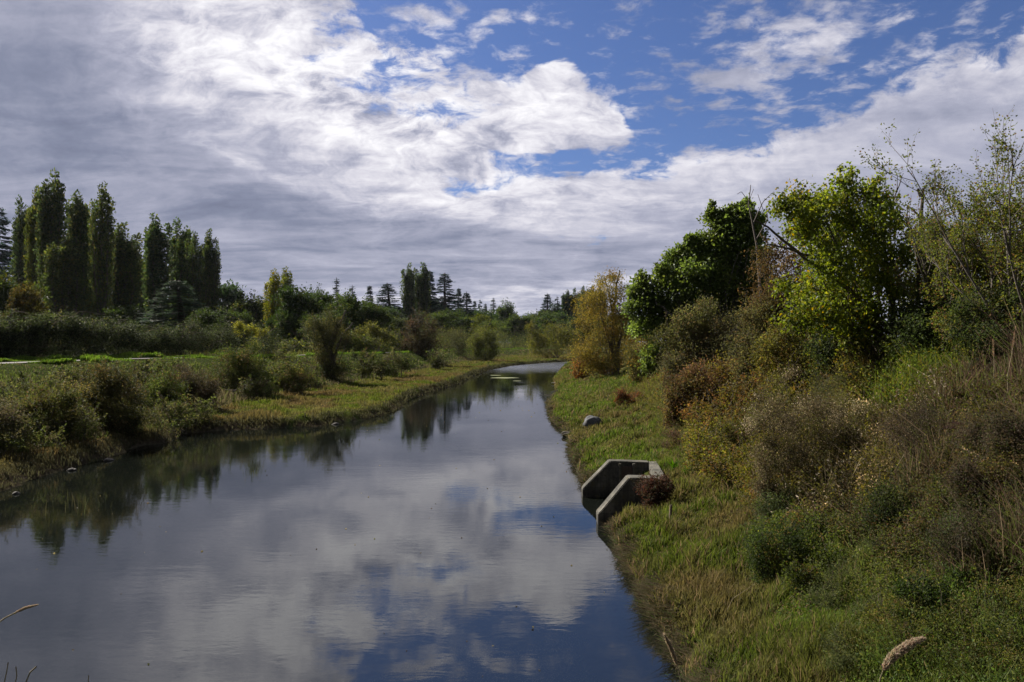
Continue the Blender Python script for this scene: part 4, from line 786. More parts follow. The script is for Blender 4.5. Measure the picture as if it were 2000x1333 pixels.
# ================================================================ grasses and low growth (uncountable)
rng = np.random.default_rng(9)
RBx = lambda y: np.interp(y, [p[1] for p in RB if p[1] < 132], [p[0] for p in RB if p[1] < 132])
def tufty(x, y, f=2.2, seed=3): return .30+2.1*fbm(x*f, y*f, seed, 2)**2.2
def lay(gname, x, y, h, wd, col, label, cat, lean=.45, mat=M_GRASS, wind=(0.05,-.05), tip=1.25, dz=-.02):
    z = height(x, y)+dz; n = len(x); a = rng.random(n)*6.28; l = h*lean*rng.random(n)
    ln = np.stack([np.cos(a)*l+wind[0]*h, np.sin(a)*l+wind[1]*h], 1)
    g = Geo(); add_blades(g, np.stack([x, y, z], 1), h, wd, ln, col, np.asarray(col)*tip, .5)
    return tag(g.build(gname, mat), label, cat, kind='stuff')
def culv_clear(x, y, m=.12): return ~((x > CULV[0]-.5-m) & (x < CULV[1]+.35+m) & (y > CULV[2]-.35-m) & (y < CULV[3]+.35+m))
# right bank turf
n = 230000
y = np.exp(rng.uniform(np.log(4.5), np.log(135), n)); s = rng.random(n)**.9*(toe_w(y)+1.2)-.12; x = RBx(y)+s
k = culv_clear(x, y) & (height(x, y) > .02); x, y, s = x[k], y[k], s[k]; n = len(x)
c = zone_col(x, y)*(1+.35*(rng.random((n,1))*2-1)); dry = rng.random(n) < .12+.4*(s < .16); c[dry] = np.array([.15,.115,.065])*(.6+.7*rng.random((dry.sum(),1)))
h = (.10+.17*rng.random(n))*tufty(x, y)*np.where(s < .3, .8, 1)
lay('bank_grass', x, y, h, .004+.0011*y, c, 'short green and straw-coloured grass covering the right bank down to the water', 'grass', .6)
# hanging fringe of dead grass over the right water edge
n = 22000; y = np.exp(rng.uniform(np.log(5), np.log(60), n)); x = RBx(y)+rng.normal(size=n)*.10+.08; k = culv_clear(x, y, .0); x, y = x[k], y[k]; n = len(x)
g = Geo(); z = np.maximum(height(x, y), .02)+.05; hh = (.10+.16*rng.random(n))*tufty(x, y, 1.7, 8)
add_blades(g, np.stack([x+.05, y, z], 1), hh*.35, .004+.0011*y, np.stack([-hh*(.2+1.1*rng.random(n)), rng.normal(size=n)*.13], 1), mixcols([(.10,.08,.05),(.07,.058,.035),(.055,.06,.02),(.05,.085,.018)], [3,3,1.5,1], n, .4), None, .2)
tag(g.build('edge_grass', M_GRASS), 'matted dead grass hanging over the right water edge', 'grass', kind='stuff')
# left marsh
n = 520000
y = np.exp(rng.uniform(np.log(18), np.log(230), n)); x = -24+rng.random(n)*60
k = inside(x, y, TOE+LB[::-1]); x, y = x[k], y[k]; dl, _, _ = seg_dist(x, y, LB); n = len(x)
c = zone_col(x, y)*(1+.3*(rng.random((n,1))*2-1)); h = (.10+.14*rng.random(n))*tufty(x, y, 1.1)
wet = dl < .55+.5*rng.random(n); c[wet] = np.array([.042,.042,.022])*(.6+.8*rng.random((wet.sum(),1)))
lay('marsh_grass', x, y, h, .0013*y, c, 'low green and rust-coloured salt marsh growth on the left flat', 'marsh growth', .5)
# levee slope, tall rank grass
n = 420000
y = np.exp(rng.uniform(np.log(18), np.log(260), n)); x = -45+rng.random(n)*85
k = inside(x, y, TOE+CR[::-1]); x, y = x[k], y[k]; dc, _, _ = seg_dist(x, y, CR); k = (dc > 1.55) & (np.abs(x) < y*.85); x, y, dc = x[k], y[k], dc[k]; n = len(x)
a = fbm(x*.45, y*.3, 81, 3); b = fbm(x*.9, y*.9, 83, 3)
pal = np.array([(.085,.075,.042),(.062,.078,.024),(.066,.06,.032),(.045,.06,.018)])
ix = np.clip(((a-.3)*7+(b-.5)*3+rng.normal(size=n)*.7), 0, 3).astype(int); c = pal[ix]*(1+.3*(rng.random((n,1))*2-1)); gsh = (dc < 6) & (rng.random(n) < .7); c[gsh] = np.array([.055,.075,.022])*(.7+.6*rng.random((gsh.sum(),1)))
h = (.16+.32*rng.random(n))*tufty(x, y, .8, 12)*np.interp(dc, [1.5,3,8], [.2,.28,1])*np.clip(y/30, .75, 1)
lay('levee_grass', x, y, h, .0012*y+.004, c, 'rank grass and dead stalks in brown and green on the levee slope', 'grass', .75)
# bright weeds along both sides of the path
n = 150000
cp = np.array(CR); seg = rng.integers(2, len(cp)-2, n*2//2); t = rng.random(n)
P = cp[seg]*(1-t[:,None])+cp[seg+1]*t[:,None]; dd = cp[seg+1]-cp[seg]; nr = unit(np.stack([-dd[:,1], dd[:,0]], 1)); nr *= np.sign((nr*P).sum(1))[:,None]
side = rng.random(n) < .62; off = np.where(side, 1.0+2.3*rng.random(n), -(.85+1.5*rng.random(n)))
x, y = (P+nr*off[:,None]).T; k = side | (fbm(x*.25, y*.25, 17, 2) > .44); k &= (np.abs(x) < y*.9); x, y = x[k], y[k]; n = len(x)
h = (.13+.2*rng.random(n))*tufty(x, y, .5, 4)
lay('path_weeds', x, y, h, .0019*y+.01, jitcol((.072,.12,.024), n, .4), 'bright fresh green weeds edging the gravel path', 'weeds', .5)
# field grass beyond the hedge, coarse
n = 60000; y = np.exp(rng.uniform(np.log(60), np.log(300), n)); x = (rng.random(n)*2-1)*y*.8; k = ~inside(x, y, CR+[(400,310),(400,-60)]); x, y = x[k], y[k]
lay('field_grass', x, y, .3+.4*rng.random(len(x)), .0016*y, jitcol((.07,.075,.025), len(x), .4), 'rough grass on the field beyond the hedge', 'grass', .5)
# right slope: rank growth in patches
zones = []
def Z(px, py, rad, cols, wts, h, kind, dens=1.0):
    x, y, z = hit(px, py); zones.append((x, y, rad, cols, wts, h, kind))
STR = [(.17,.13,.08),(.12,.09,.055),(.22,.18,.11)]
Z(1860, 900, 1.1, [(.09,.07,.045),(.07,.052,.036),(.16,.13,.085),(.055,.07,.022)], [3,3,1.2,3], .65, 0)
Z(1960, 800, 1.2, [(.10,.07,.05),(.07,.05,.036),(.07,.085,.026),(.15,.12,.08)], [3,3,3,1], .75, 0)
Z(1950, 1050, 1.0, [(.09,.065,.045),(.05,.06,.02),(.15,.12,.08)], [3,3,1], .65, 0)
Z(1820, 740, 1.2, [(.095,.125,.026),(.06,.09,.02),(.15,.13,.03)], [4,3,1.5], .6, 1)
Z(1750, 880, 1.0, [(.09,.07,.04),(.06,.065,.022),(.20,.17,.12)], [3,3,1], .6, 2)
Z(1680, 1130, .8, [(.10,.125,.035),(.07,.095,.025),(.15,.13,.06)], [3,3,2], .42, 1)
Z(1700, 1230, .8, [(.085,.11,.03),(.13,.12,.04),(.06,.08,.02)], [3,2,3], .40, 1)
Z(1900, 1290, .8, [(.075,.12,.03),(.11,.13,.04),(.05,.07,.02)], [3,2,3], .38, 1)
Z(1800, 1130, .8, [(.045,.06,.02),(.08,.07,.04),(.06,.09,.02)], [3,2,3], .5, 0)
Z(1560, 1230, .7, [(.06,.10,.02),(.10,.11,.03),(.13,.10,.06)], [3,2,1], .3, 1)
Z(1480, 1000, .8, [(.11,.11,.035),(.13,.10,.06),(.07,.09,.02)], [3,2,2], .3, 0)
Z(1450, 900, 1.2, [(.10,.10,.03),(.12,.095,.055),(.07,.085,.02)], [3,2,2], .5, 0)
Z(1620, 940, 1.0, [(.08,.07,.035),(.06,.065,.022),(.11,.085,.05)], [3,3,2], .5, 2)
Z(1350, 830, 2.0, [(.12,.12,.032),(.11,.085,.045),(.07,.085,.02)], [3,2,2], .4, 0)
Z(1700, 720, 1.2, [(.07,.06,.032),(.06,.075,.02),(.11,.09,.05)], [3,3,1], .5, 0)
n = 170000
y = np.exp(rng.uniform(np.log(3.6), np.log(48), n)); w_ = toe_w(y); s = w_*.75+rng.random(n)*(8.5-w_*.3); x = RBx(y)+s
k = culv_clear(x, y, .1) & (x < y*.85+1.0); x, y, s = x[k], y[k], s[k]; n = len(x)
wx = x+(fbm(x*1.5, y*1.5, 23, 3)-.5)*1.2; wy = y+(fbm(x*1.5, y*1.5, 29, 3)-.5)*1.4
D = np.stack([np.hypot(wx-q[0], wy-q[1])/q[2] for q in zones], 1)+rng.random((n, len(zones)))*.25; zi = D.argmin(1)
zz_ = height(x, y); edge = smooth((s-toe_w(y)*.75)/1.0)
gA, gB, gC = Geo(), Geo(), Geo()
for i, (zx, zy, rad, cols, wts, hh, kind) in enumerate(zones):
    m_ = zi == i; q = m_.sum()
    if q < 5: continue
    px_, py_, pz_ = x[m_], y[m_], zz_[m_]; c = mixcols(cols, wts, q, .3)
    h = hh*(.35+.75*rng.random(q))*(.4+.6*edge[m_])*tufty(px_, py_, 1.6, 30)*1.1
    a = rng.random(q)*6.28; l = h*.95*rng.random(q)**1.3; ln = np.stack([np.cos(a)*l-.12*h, np.sin(a)*l-.08*h], 1)
    P = np.stack([px_, py_, pz_-.03], 1)
    add_blades(gA, P, h, .0035+.00085*py_, ln, c, c*1.2, .5)
    tipP = P+np.concatenate([ln, h[:,None]], 1)
    rep = {0:3, 1:4, 2:4}[kind]
    for r_ in range(rep):                                          # small leaves or seed fluff up the stalks
        t = rng.uniform(.15, 1.0, q)[:,None]; sel = rng.random(q) < (.6 if kind == 0 else .85)
        Q = P+(tipP-P)*t+rng.normal(size=(q,3))*.02
        lc = mixcols(cols, wts, q, .35)
        if kind == 2:
            pale = rng.random(q) < .16; lc[pale] = np.array([.42,.37,.28])*(.6+.5*rng.random((pale.sum(),1)))
        add_leaves(gB, Q[sel], np.tile([0,0,.4], (sel.sum(),1)), (.024+.0022*py_[sel]) if kind else .014+.0012*py_[sel], lc[sel], aspect=.5, spread=.9)
tag(gA.build('rank_grass', M_GRASS), 'tangled tall grass and dead stalks in patches over the right slope', 'grass', kind='stuff')
tag(gB.build('leafy_weeds', M_LEAF), 'small leaves and pale seed fluff of weeds over the right slope', 'weeds', kind='stuff')
# ================================================================ path, outlet, stones and small things
rng = np.random.default_rng(3)
def ribbon(name, pts, width, colr, dz, mat):
    pts = np.array(pts, float); t = np.linspace(0, len(pts)-1, 12*len(pts)); i = np.arange(len(pts))
    P = np.stack([np.interp(t, i, pts[:,j]) for j in range(2)], 1)
    K = np.ones(9)/9; P = np.stack([np.convolve(np.pad(P[:,j], 4, 'edge'), K, 'valid') for j in range(2)], 1)
    T = unit(np.gradient(P, axis=0)); Nn = np.stack([-T[:,1], T[:,0]], 1); g = Geo(); off = np.linspace(-1, 1, 7)
    V = []
    for o_ in off:
        e = P+Nn*(o_*width/2*(1+.10*(fbm(P[:,0]*.9, P[:,1]*.9, int(o_*3)+9)-.5)))[:,None]
        V.append(np.stack([e[:,0], e[:,1], height(e[:,0], e[:,1])+dz-.02*abs(o_)**3], 1))
    V = np.stack(V, 1); n, m = V.shape[:2]; idx = np.arange(n*m).reshape(n, m)
    cc = np.array(colr)*(.85+.3*fbm(V[...,0]*2, V[...,1]*2, 4))[...,None]
    g.add(V.reshape(-1,3), np.stack([idx[:-1,:-1], idx[1:,:-1], idx[1:,1:], idx[:-1,1:]], -1), cc.reshape(-1,3), True)
    return tag(g.build(name, mat), kind='structure')
M_GRAVEL = solid_mat('gravel', .5, 30, .9, .75)
ribbon('gravel_path', CR[1:], 1.9, (.12,.112,.10), .07, M_GRAVEL)
ribbon('trail', [hit(a, b)[:2] for a, b in [(1196,722),(1186,736),(1185,745),(1192,752)]], .30, (.17,.13,.10), .03, M_GRAVEL)

# concrete
m, ntc, out = new_mat('weathered_concrete'); L = ntc.links.new
CE = True
tc_ = N(ntc, 'ShaderNodeTexCoord'); a1 = N(ntc, 'ShaderNodeTexNoise', i_Scale=2.5, i_Detail=9.0, i_Roughness=.7); L(tc_.outputs['Object'], a1.inputs[0])
a2 = N(ntc, 'ShaderNodeTexNoise', i_Scale=26.0, i_Detail=6.0); L(tc_.outputs['Object'], a2.inputs[0])
cr_ = N(ntc, 'ShaderNodeValToRGB'); L(a1.outputs[0], cr_.inputs[0]); cr_.color_ramp.elements[0].position = .35; cr_.color_ramp.elements[0].color = (.026,.026,.018,1); cr_.color_ramp.elements[1].position = .68; cr_.color_ramp.elements[1].color = (.15,.138,.115,1)
sp = N(ntc, 'ShaderNodeSeparateXYZ'); L(tc_.outputs['Object'], sp.inputs[0])
wl = N(ntc, 'ShaderNodeMapRange', i_From_Min=.12, i_From_Max=.32, i_To_Min=.25, i_To_Max=1.0); L(sp.outputs[2], wl.inputs[0])     # tide stain
mul = N(ntc, 'ShaderNodeMix', data_type='RGBA', blend_type='MULTIPLY'); mul.inputs[0].default_value = 1; L(cr_.outputs[0], mul.inputs[6]); L(wl.outputs[0], mul.inputs[7])
mps = N(ntc, 'ShaderNodeMapping'); mps.inputs['Scale'].default_value = (7,7,.7); L(tc_.outputs['Object'], mps.inputs[0])
st_ = N(ntc, 'ShaderNodeTexNoise', i_Scale=1.0, i_Detail=5.0, i_Roughness=.6); L(mps.outputs[0], st_.inputs[0])          # rain streaks
str_ = N(ntc, 'ShaderNodeMapRange', i_From_Min=.38, i_From_Max=.62, i_To_Min=.45, i_To_Max=1.25); L(st_.outputs[0], str_.inputs['Value'])
mu2 = N(ntc, 'ShaderNodeMix', data_type='RGBA', blend_type='MULTIPLY'); mu2.inputs[0].default_value = 1; L(mul.outputs[2], mu2.inputs[6]); L(str_.outputs[0], mu2.inputs[7])
fl = N(ntc, 'ShaderNodeMath', operation='PINGPONG'); L(sp.outputs[2], fl.inputs[0]); fl.inputs[1].default_value = .14           # board marks of the formwork
fb = N(ntc, 'ShaderNodeMapRange', i_From_Min=0.0, i_From_Max=.012, i_To_Min=.45, i_To_Max=1.0); L(fl.outputs[0], fb.inputs['Value'])
mo_ = N(ntc, 'ShaderNodeTexNoise', i_Scale=5.0, i_Detail=6.0, i_Roughness=.7); L(tc_.outputs['Object'], mo_.inputs[0])
mr_ = N(ntc, 'ShaderNodeMapRange', i_From_Min=.54, i_From_Max=.64); L(mo_.outputs[0], mr_.inputs['Value'])
mu3 = N(ntc, 'ShaderNodeMix', data_type='RGBA', blend_type='MULTIPLY'); mu3.inputs[0].default_value = 1; L(mu2.outputs[2], mu3.inputs[6]); L(fb.outputs[0], mu3.inputs[7])
mul = N(ntc, 'ShaderNodeMix', data_type='RGBA'); L(mr_.outputs[0], mul.inputs[0]); L(mu3.outputs[2], mul.inputs[6]); mul.inputs[7].default_value = (.05,.042,.018,1)
bp = N(ntc, 'ShaderNodeBump', i_Strength=.9, i_Distance=.02); L(a2.outputs[0], bp.inputs['Height'])
pp = N(ntc, 'ShaderNodeBsdfPrincipled', i_Roughness=.9); L(mul.outputs[2], pp.inputs['Base Color']); L(bp.outputs[0], pp.inputs['Normal']); L(pp.outputs[0], out.inputs[0])
M_CONC = m
import bmesh
def prism(name, outline, axis_, a0, a1, mat, parent, bev=.02, cuts=0):
    """outline extruded along y ('y': outline is x,z) or x ('x': outline is y,z), edges bevelled"""
    bm = bmesh.new(); vs_ = [bm.verts.new((p[0], a0, p[1]) if axis_ == 'y' else (a0, p[0], p[1])) for p in outline]
    f = bm.faces.new(vs_); r_ = bmesh.ops.extrude_face_region(bm, geom=[f]); vv_ = [v for v in r_['geom'] if isinstance(v, bmesh.types.BMVert)]
    bmesh.ops.translate(bm, verts=vv_, vec=(0, a1-a0, 0) if axis_ == 'y' else (a1-a0, 0, 0))
    bmesh.ops.recalc_face_normals(bm, faces=bm.faces)
    if bev: bmesh.ops.bevel(bm, geom=list(bm.edges), offset=bev, segments=2, affect='EDGES')
    me = bpy.data.meshes.new(name); bm.to_mesh(me); bm.free(); me.materials.append(mat)
    o = bpy.data.objects.new(name, me); COL.objects.link(o); o.parent = parent; return o
cu = tag(empty('culvert_outlet', (2.0, 17.6, 0)), 'weathered concrete outlet with two sloping wing walls at the right water edge', 'concrete outlet')
ox, oy = 2.0, 17.6
wing = [(.12,-.6),(.10,.28),(.16,.33),(.86,1.16),(1.56,1.14),(1.56,-.6)]
prism('wing_wall', wing, 'y', -.08, .32, M_CONC, cu)
wing2 = [(.05,-.6),(.03,.24),(.08,.30),(.82,1.05),(1.96,1.01),(1.96,-.6)]
fw = prism('wing_wall', wing2, 'y', 3.02, 3.38, M_CONC, cu)
hw = prism('head_wall', [(-.05,-.6),(-.05,1.10),(3.32,.99),(3.32,-.6)], 'x', 1.563, 1.82, M_CONC, cu)
for v_ in hw.data.vertices: v_.co.x += max(0, v_.co.y)*.124-.001
for q in (1.10, 1.50): prism('gate_guide', [(q-.04,-.5),(q-.04,.98),(q+.04,.98),(q+.04,-.5)], 'y', 2.94, 3.018, M_CONC, fw, .008)
prism('gate_board', [(1.142,-.5),(1.142,.90),(1.458,.90),(1.458,-.5)], 'y', 2.97, 3.014, solid_mat('rusty_wood', .6, 20), fw, .005)
for c_ in list(cu.children)+list(fw.children):                                             # give plain meshes a colour attribute for the shared materials
    me = c_.data; at1 = me.attributes.new('Col', 'FLOAT_COLOR', 'POINT'); at1.data.foreach_set('color', np.tile([.07,.05,.04,1], len(me.vertices)).astype(np.float32))

def rock(name, x, y, z, sx, sy, sz, col, label, rz=0, seed=1, cat='rock'):
    bm = bmesh.new(); bmesh.ops.create_icosphere(bm, subdivisions=4, radius=1)
    for v in bm.verts:
        p = v.co; nn = (float(vnoise(p.x*1.6+seed, p.y*1.6+p.z*1.3, seed))-.5)*.45+(float(vnoise(p.x*4+p.z*3, p.y*4-p.z*2, seed+3))-.5)*.14
        v.co = p*(1+nn); v.co.x *= sx; v.co.y *= sy; v.co.z *= sz
    me = bpy.data.meshes.new(name); bm.to_mesh(me); bm.free(); me.materials.append(M_STONE)
    at1 = me.attributes.new('Col', 'FLOAT_COLOR', 'POINT'); at1.data.foreach_set('color', np.tile(list(col)+[1], len(me.vertices)).astype(np.float32))
    for p in me.polygons: p.use_smooth = True
    o = bpy.data.objects.new(name, me); COL.objects.link(o); o.location = (x, y, z); o.rotation_euler = (0,.12,rz); return tag(o, label, cat)
x, y, z = hit(1157, 834); rock('boulder', x, y, z+.10, .46, .42, .42, (.085,.088,.095), 'lone grey boulder sitting in the grass of the right bank', .5, 4)
x, y, z = hit(1110, 851); rock('stone', x, y, z+.03, .30, .24, .14, (.09,.08,.07), 'small dark stone on the right water edge below the boulder', .2, 7)
G5 = 'stones at the left water edge'
for i, (px, py, s_, lab) in enumerate([(262,868,.26,'wet stone at the left water edge where the marsh begins'),(212,898,.22,'pale wet stone left of the marsh corner'),(32,962,.16,'small dark stone under the near left bank, by the left edge'),(140,917,.2,'dark stone under the near left bank, between its neighbours'),(655,828,.25,'stone at the tip of the marsh point on the left')]):
    x, y = px2(px, py, .05); rock('stone', x, y, .0, s_*.8, s_*.6, s_*.4, (.05,.045,.04), lab, i, 10+i); bpy.context.scene.collection.objects[-1]['group'] = G5
# stake
x, y, z = hit(1309, 1030); s_ = tag(empty('wooden_stake', (x, y, z)), 'short weathered wooden stake standing in the grass near the outlet', 'stake'); g = Geo()
hp = topz(987, y)-z; add_tube(g, [(0,0,-.1),(.005,0,hp*.4),(.012,0,hp*.8),(.02,0,hp)], [.034,.032,.03,.027], (.14,.11,.08), 7); g.build('post', M_BARK, s_)
g = Geo(); add_tube(g, [(0,0,0),(-.035,0,hp*.22),(-.05,0,hp*.33)], [.016,.012,.008], (.12,.09,.065), 5); g.build('stub', M_BARK, s_)
# driftwood snag in the water
x, y = px2(1072, 773); dw = tag(empty('driftwood', (x, y, 0)), 'tangled dead branch lying in the water against the far right bank', 'driftwood'); g = Geo()
for pts in [[(.9,.3,.25),(.3,0,.12),(-.3,-.2,.05)],[(.8,-.6,.2),(.2,-1.0,.05),(-.2,-.6,.02),(-.45,.0,.08),(-.7,.2,.30)],[(-.45,0,.1),(-.8,-.2,.28)],[(-.45,0,.05),(-.55,.1,.42)],[(-.5,0,.1),(-.3,-.1,.40)],[(.8,.1,.3),(.4,.1,.34),(.2,0,.12),(.5,-.2,.0)],[(.9,-.1,.35),(.55,-.2,.42),(.25,-.3,.25),(.15,-.3,0)],[(-.5,0,0),(-.9,.1,.1)]]:
    P = np.array(pts); t = np.linspace(0, len(P)-1, 10); i = np.arange(len(P)); add_tube(g, np.stack([np.interp(t, i, P[:,j]) for j in range(3)],1)+rng.normal(size=(10,3))*.015, np.linspace(.035,.015,10), (.05,.045,.045), 5)
g.build('branches', M_BARK, dw)
x, y, z = hit(462, 769); o = empty('driftwood', (x, y, z+.12), .3); tag(o, 'pale weathered log lying at the back of the marsh below the domed bush', 'driftwood'); g = Geo()
add_tube(g, [(-.75,0,.1),(-.3,.03,.05),(.2,0,.02),(.7,-.05,0)], [.07,.09,.08,.05], (.30,.27,.24), 8); g.build('log', M_BARK, o)
g = Geo(); add_tube(g, [(.1,0,.0),(.4,.2,.15),(.6,.3,.22)], [.04,.03,.02], (.30,.27,.24), 6); g.build('branch_stub', M_BARK, o)
# white litter-like driftwood on the bank edge
x, y = px2(1086, 749.5, .1); o = tag(empty('driftwood', (x, y, .14), .1), 'thin pale stick on the right water edge in the distance', 'driftwood'); g = Geo()
add_tube(g, [(-.5,0,0),(0,.04,.03),(.45,0,.01)], [.05,.06,.04], (.38,.37,.34), 6); g.build('stick', M_BARK, o)
# spiky plants by the outlet
for (px, py, s_, lab) in [(1318,925,.42,'spiky bright green plant directly behind the head wall of the outlet'),(1342,932,.30,'smaller spiky green plant right of the outlet')]:
    x, y, z = hit(px, py); o = tag(empty('spiky_plant', (x, y, z)), lab, 'plant', 'spiky plants beside the concrete outlet'); g = Geo(); n = 70
    a = rng.random(n)*6.28; l = s_*(.2+.5*rng.random(n)); add_blades(g, rng.normal(size=(n,3))*np.array([.03,.03,0]), s_*(.5+.6*rng.random(n)), .030, np.stack([np.cos(a)*l, np.sin(a)*l], 1), jitcol((.07,.14,.02), n), None, .6)
    g.build('leaves', M_GRASS, o)
# reeds standing in the water, left
for (px, py, n_, lab) in [(130,1000,14,'few thin reeds standing in the water near the left edge'),(185,985,10,'second sparse group of thin reeds in the water, a little farther out')]:
    x, y = px2(px, py); o = tag(empty('reed_clump', (x, y, 0)), lab, 'reeds', 'reeds standing in the water'); g = Geo()
    add_blades(g, np.stack([rng.normal(size=n_)*.35, rng.normal(size=n_)*.3, np.full(n_, -.1)], 1), .25+.4*rng.random(n_), .012, rng.normal(size=(n_,2))*.06, jitcol((.05,.055,.025), n_), None, .5); g.build('stems', M_GRASS, o)
# floating algae
M_ALG = solid_mat('algae', .3, 9, .8)
for (px, py, rx, ry, lab) in [(986,739,1.6,.9,'larger floating pale green algae mat in the middle of the far river'),(968,734,.8,.5,'smaller algae mat just behind the larger one'),(1010,745,.5,.35,'tiny floating algae speck nearer the right bank')]:
    x, y = px2(px, py); g = Geo(); nA = 40; a = np.linspace(0, 2*np.pi, nA, endpoint=False); rr = .65+.7*fbm(np.cos(a)*2+px, np.sin(a)*2, 5)
    V = [(0,0,.012)]*nA; top = np.stack([np.cos(a)*rx*rr, np.sin(a)*ry*rr, np.full(nA, .004)], 1); mid = top*np.array([.6,.6,1])+np.array([0,0,.012]); cen = top*np.array([.1,.1,1])+np.array([0,0,.016])
    V = np.concatenate([top, mid, cen]); k = np.arange(nA); k2 = (k+1)%nA
    F_ = np.concatenate([np.stack([k, k2, nA+k2, nA+k],1), np.stack([nA+k, nA+k2, 2*nA+k2, 2*nA+k],1)]); g.add(V, F_, (.22,.24,.12), True)
    g.add(cen[::10], [[0,1,2,3]], (.22,.24,.12))
    o = g.build('algae_mat', M_ALG); o.location = (x, y, 0.004); tag(o, lab, 'algae', 'floating algae mats')
n = 130; y = np.exp(rng.uniform(np.log(9.5), np.log(60), n)); xr = RBx(y); xl = np.interp(y, [q[1] for q in LB[1:] if q[1] < 110], [q[0] for q in LB[1:] if q[1] < 110])
u = rng.random(n)**.45; u = np.where(rng.random(n) < .3, rng.random(n), u); x = xl+(xr-xl)*u-.1; k = inside(x, y, RIV) & (height(x, y) < -.05); x, y = x[k], y[k]; n = len(x)
g = Geo(); a = rng.random(n)*6.28; add_leaves(g, np.stack([x, y, np.full(n, .008)], 1), np.stack([np.cos(a), np.sin(a), np.zeros(n)], 1), .025+.0013*y, mixcols([(.15,.13,.06),(.09,.07,.04),(.10,.11,.05)], [2,2,1], n), aspect=.6, spread=.02, fold=.03)
tag(g.build('fallen_leaves', M_LEAF), 'scattered small fallen leaves and scum floating on the river', 'leaves', kind='stuff')
# water weed under the surface near the camera
for (px, py, r_, lab) in [(945,1253,.55,'dark clump of water weed below the surface in the lower middle'),(1110,1235,.45,'smaller submerged weed clump toward the right bank'),(1110,1310,.9,'greenish submerged weed bed at the bottom edge, right of centre'),(860,1290,.7,'faint submerged weed bed at the bottom edge, left of centre'),(1100,1262,.3,'small submerged weed tuft between the two clumps on the right')]:
    x, y = px2(px, py, -.1); o = tag(empty('water_weed', (x, y, -.1)), lab, 'water weed', 'submerged water weeds'); g = Geo(); zb = gz(x, y)
    n = 1500; a = rng.random(n)*6.28; q = np.sqrt(rng.random(n))*r_; P = np.stack([np.cos(a)*q*1.4, np.sin(a)*q*.8, np.full(n, -.10)-.12*rng.random(n)-.25*(q/r_)**2], 1)
    add_leaves(g, P, np.tile([.6,.1,.1], (n,1)), .09, jitcol((.10,.12,.04), n, .4), aspect=.3, spread=.6)
    g.build('fronds', M_LEAF, o)
    g2 = Geo()
    for i in range(6): add_tube(g2, bend((rng.normal()*r_*.2,rng.normal()*r_*.15,zb+.08), (rng.normal()*r_*.6,rng.normal()*r_*.4,-.15), 5), .01, (.05,.06,.02), 3)
    g2.build('stems', M_BARK, o)
# grasses right in front of the camera, rooted on the embankment
def stalk(pts, label, rad, headfrom, headr, name='grass_stalk', hcol=(.33,.27,.19), d0=1.9, grp='seeding grasses in front of the camera'):
    P = np.array([((a-CX)*(d0+e)/F, d0+e, topz(b, d0+e)) for a, b, e in pts]); x0, y0 = P[0][0], 1.35; zb = gz(x0, y0)
    root = np.array([[x0, y0, zb-.03]]); P = np.vstack([root, P]); o = tag(empty(name, tuple(root[0])), label, 'grass stalk', grp)
    seg_ = np.r_[0, np.cumsum(np.linalg.norm(np.diff(P, axis=0), axis=1))]; t = np.linspace(0, seg_[-1], 40)
    Q = np.stack([np.interp(t, seg_, P[:,j]) for j in range(3)], 1)-root[0]; K = np.ones(5)/5
    Q[2:-2] = np.stack([np.convolve(Q[:,j], K, 'valid') for j in range(3)], 1)
    g = Geo(); add_tube(g, Q, np.linspace(rad*1.3, rad*.7, 40), (.24,.20,.13), 6); g.build('stem', M_BARK, o)
    if headfrom:
        hp_ = 1-headfrom; tt = np.linspace(hp_*seg_[-1], seg_[-1], 30); C = np.stack([np.interp(tt, t, Q[:,j]) for j in range(3)], 1)
        g = Geo(); u = np.linspace(0, 1, 30); rr = headr*np.sin(np.clip(u*1.05+.04,0,1)*np.pi)**.45*.7; add_tube(g, C, np.maximum(rr*.75, .0008), hcol, 8)
        n = 2600; k = rng.integers(0, 30, n); dv = unit(rng.normal(size=(n,3))); ax = unit(np.gradient(C, axis=0))[k]
        add_leaves(g, C[k]+dv*rr[k][:,None]*.8+ax*rng.random((n,1))*.004, dv*.45+ax, min(.009, headr*.8), jitcol(hcol, n, .35), aspect=.22, spread=.25)
        g.build('seed_head', M_GRASS, o)
    return o
stalk([(1715,1420,0),(1712,1335,0),(1728,1292,0),(1760,1266,0),(1798,1250,0)], 'thick fluffy seed head arching to the right at the bottom edge', .0013, .13, .0115, d0=1.6)
stalk([(1345,1440,0),(1335,1380,0),(1328,1308,0),(1312,1270,0),(1299,1243,0)], 'straight slim seed head pointing up over the lower right water', .0012, .085, .0060, d0=1.6)
stalk([(-60,1300,0),(-30,1235,0),(0,1210,0),(35,1192,0),(70,1183,0)], 'curved dry grass tip entering from the left edge', .0022, .05, .0035, d0=1.6)
stalk([(-10,1420,0),(5,1350,0),(12,1320,0),(16,1295,0)], 'thin dead stem in the bottom left corner, the leftmost', .0016, 0, 0, d0=1.6)
stalk([(20,1420,0),(28,1350,0),(33,1320,0),(31,1303,0)], 'thin dead stem in the bottom left corner, between two others', .0016, 0, 0, d0=1.6)
stalk([(30,1400,0),(45,1335,0),(60,1312,0),(71,1303,0)], 'dead stem slanting right in the bottom left corner', .0024, 0, 0, d0=1.6)
stalk([(172,1420,0),(172,1345,0),(173,1320,0)], 'single short dead stem at the bottom edge near the left', .0014, 0, 0, d0=1.6)
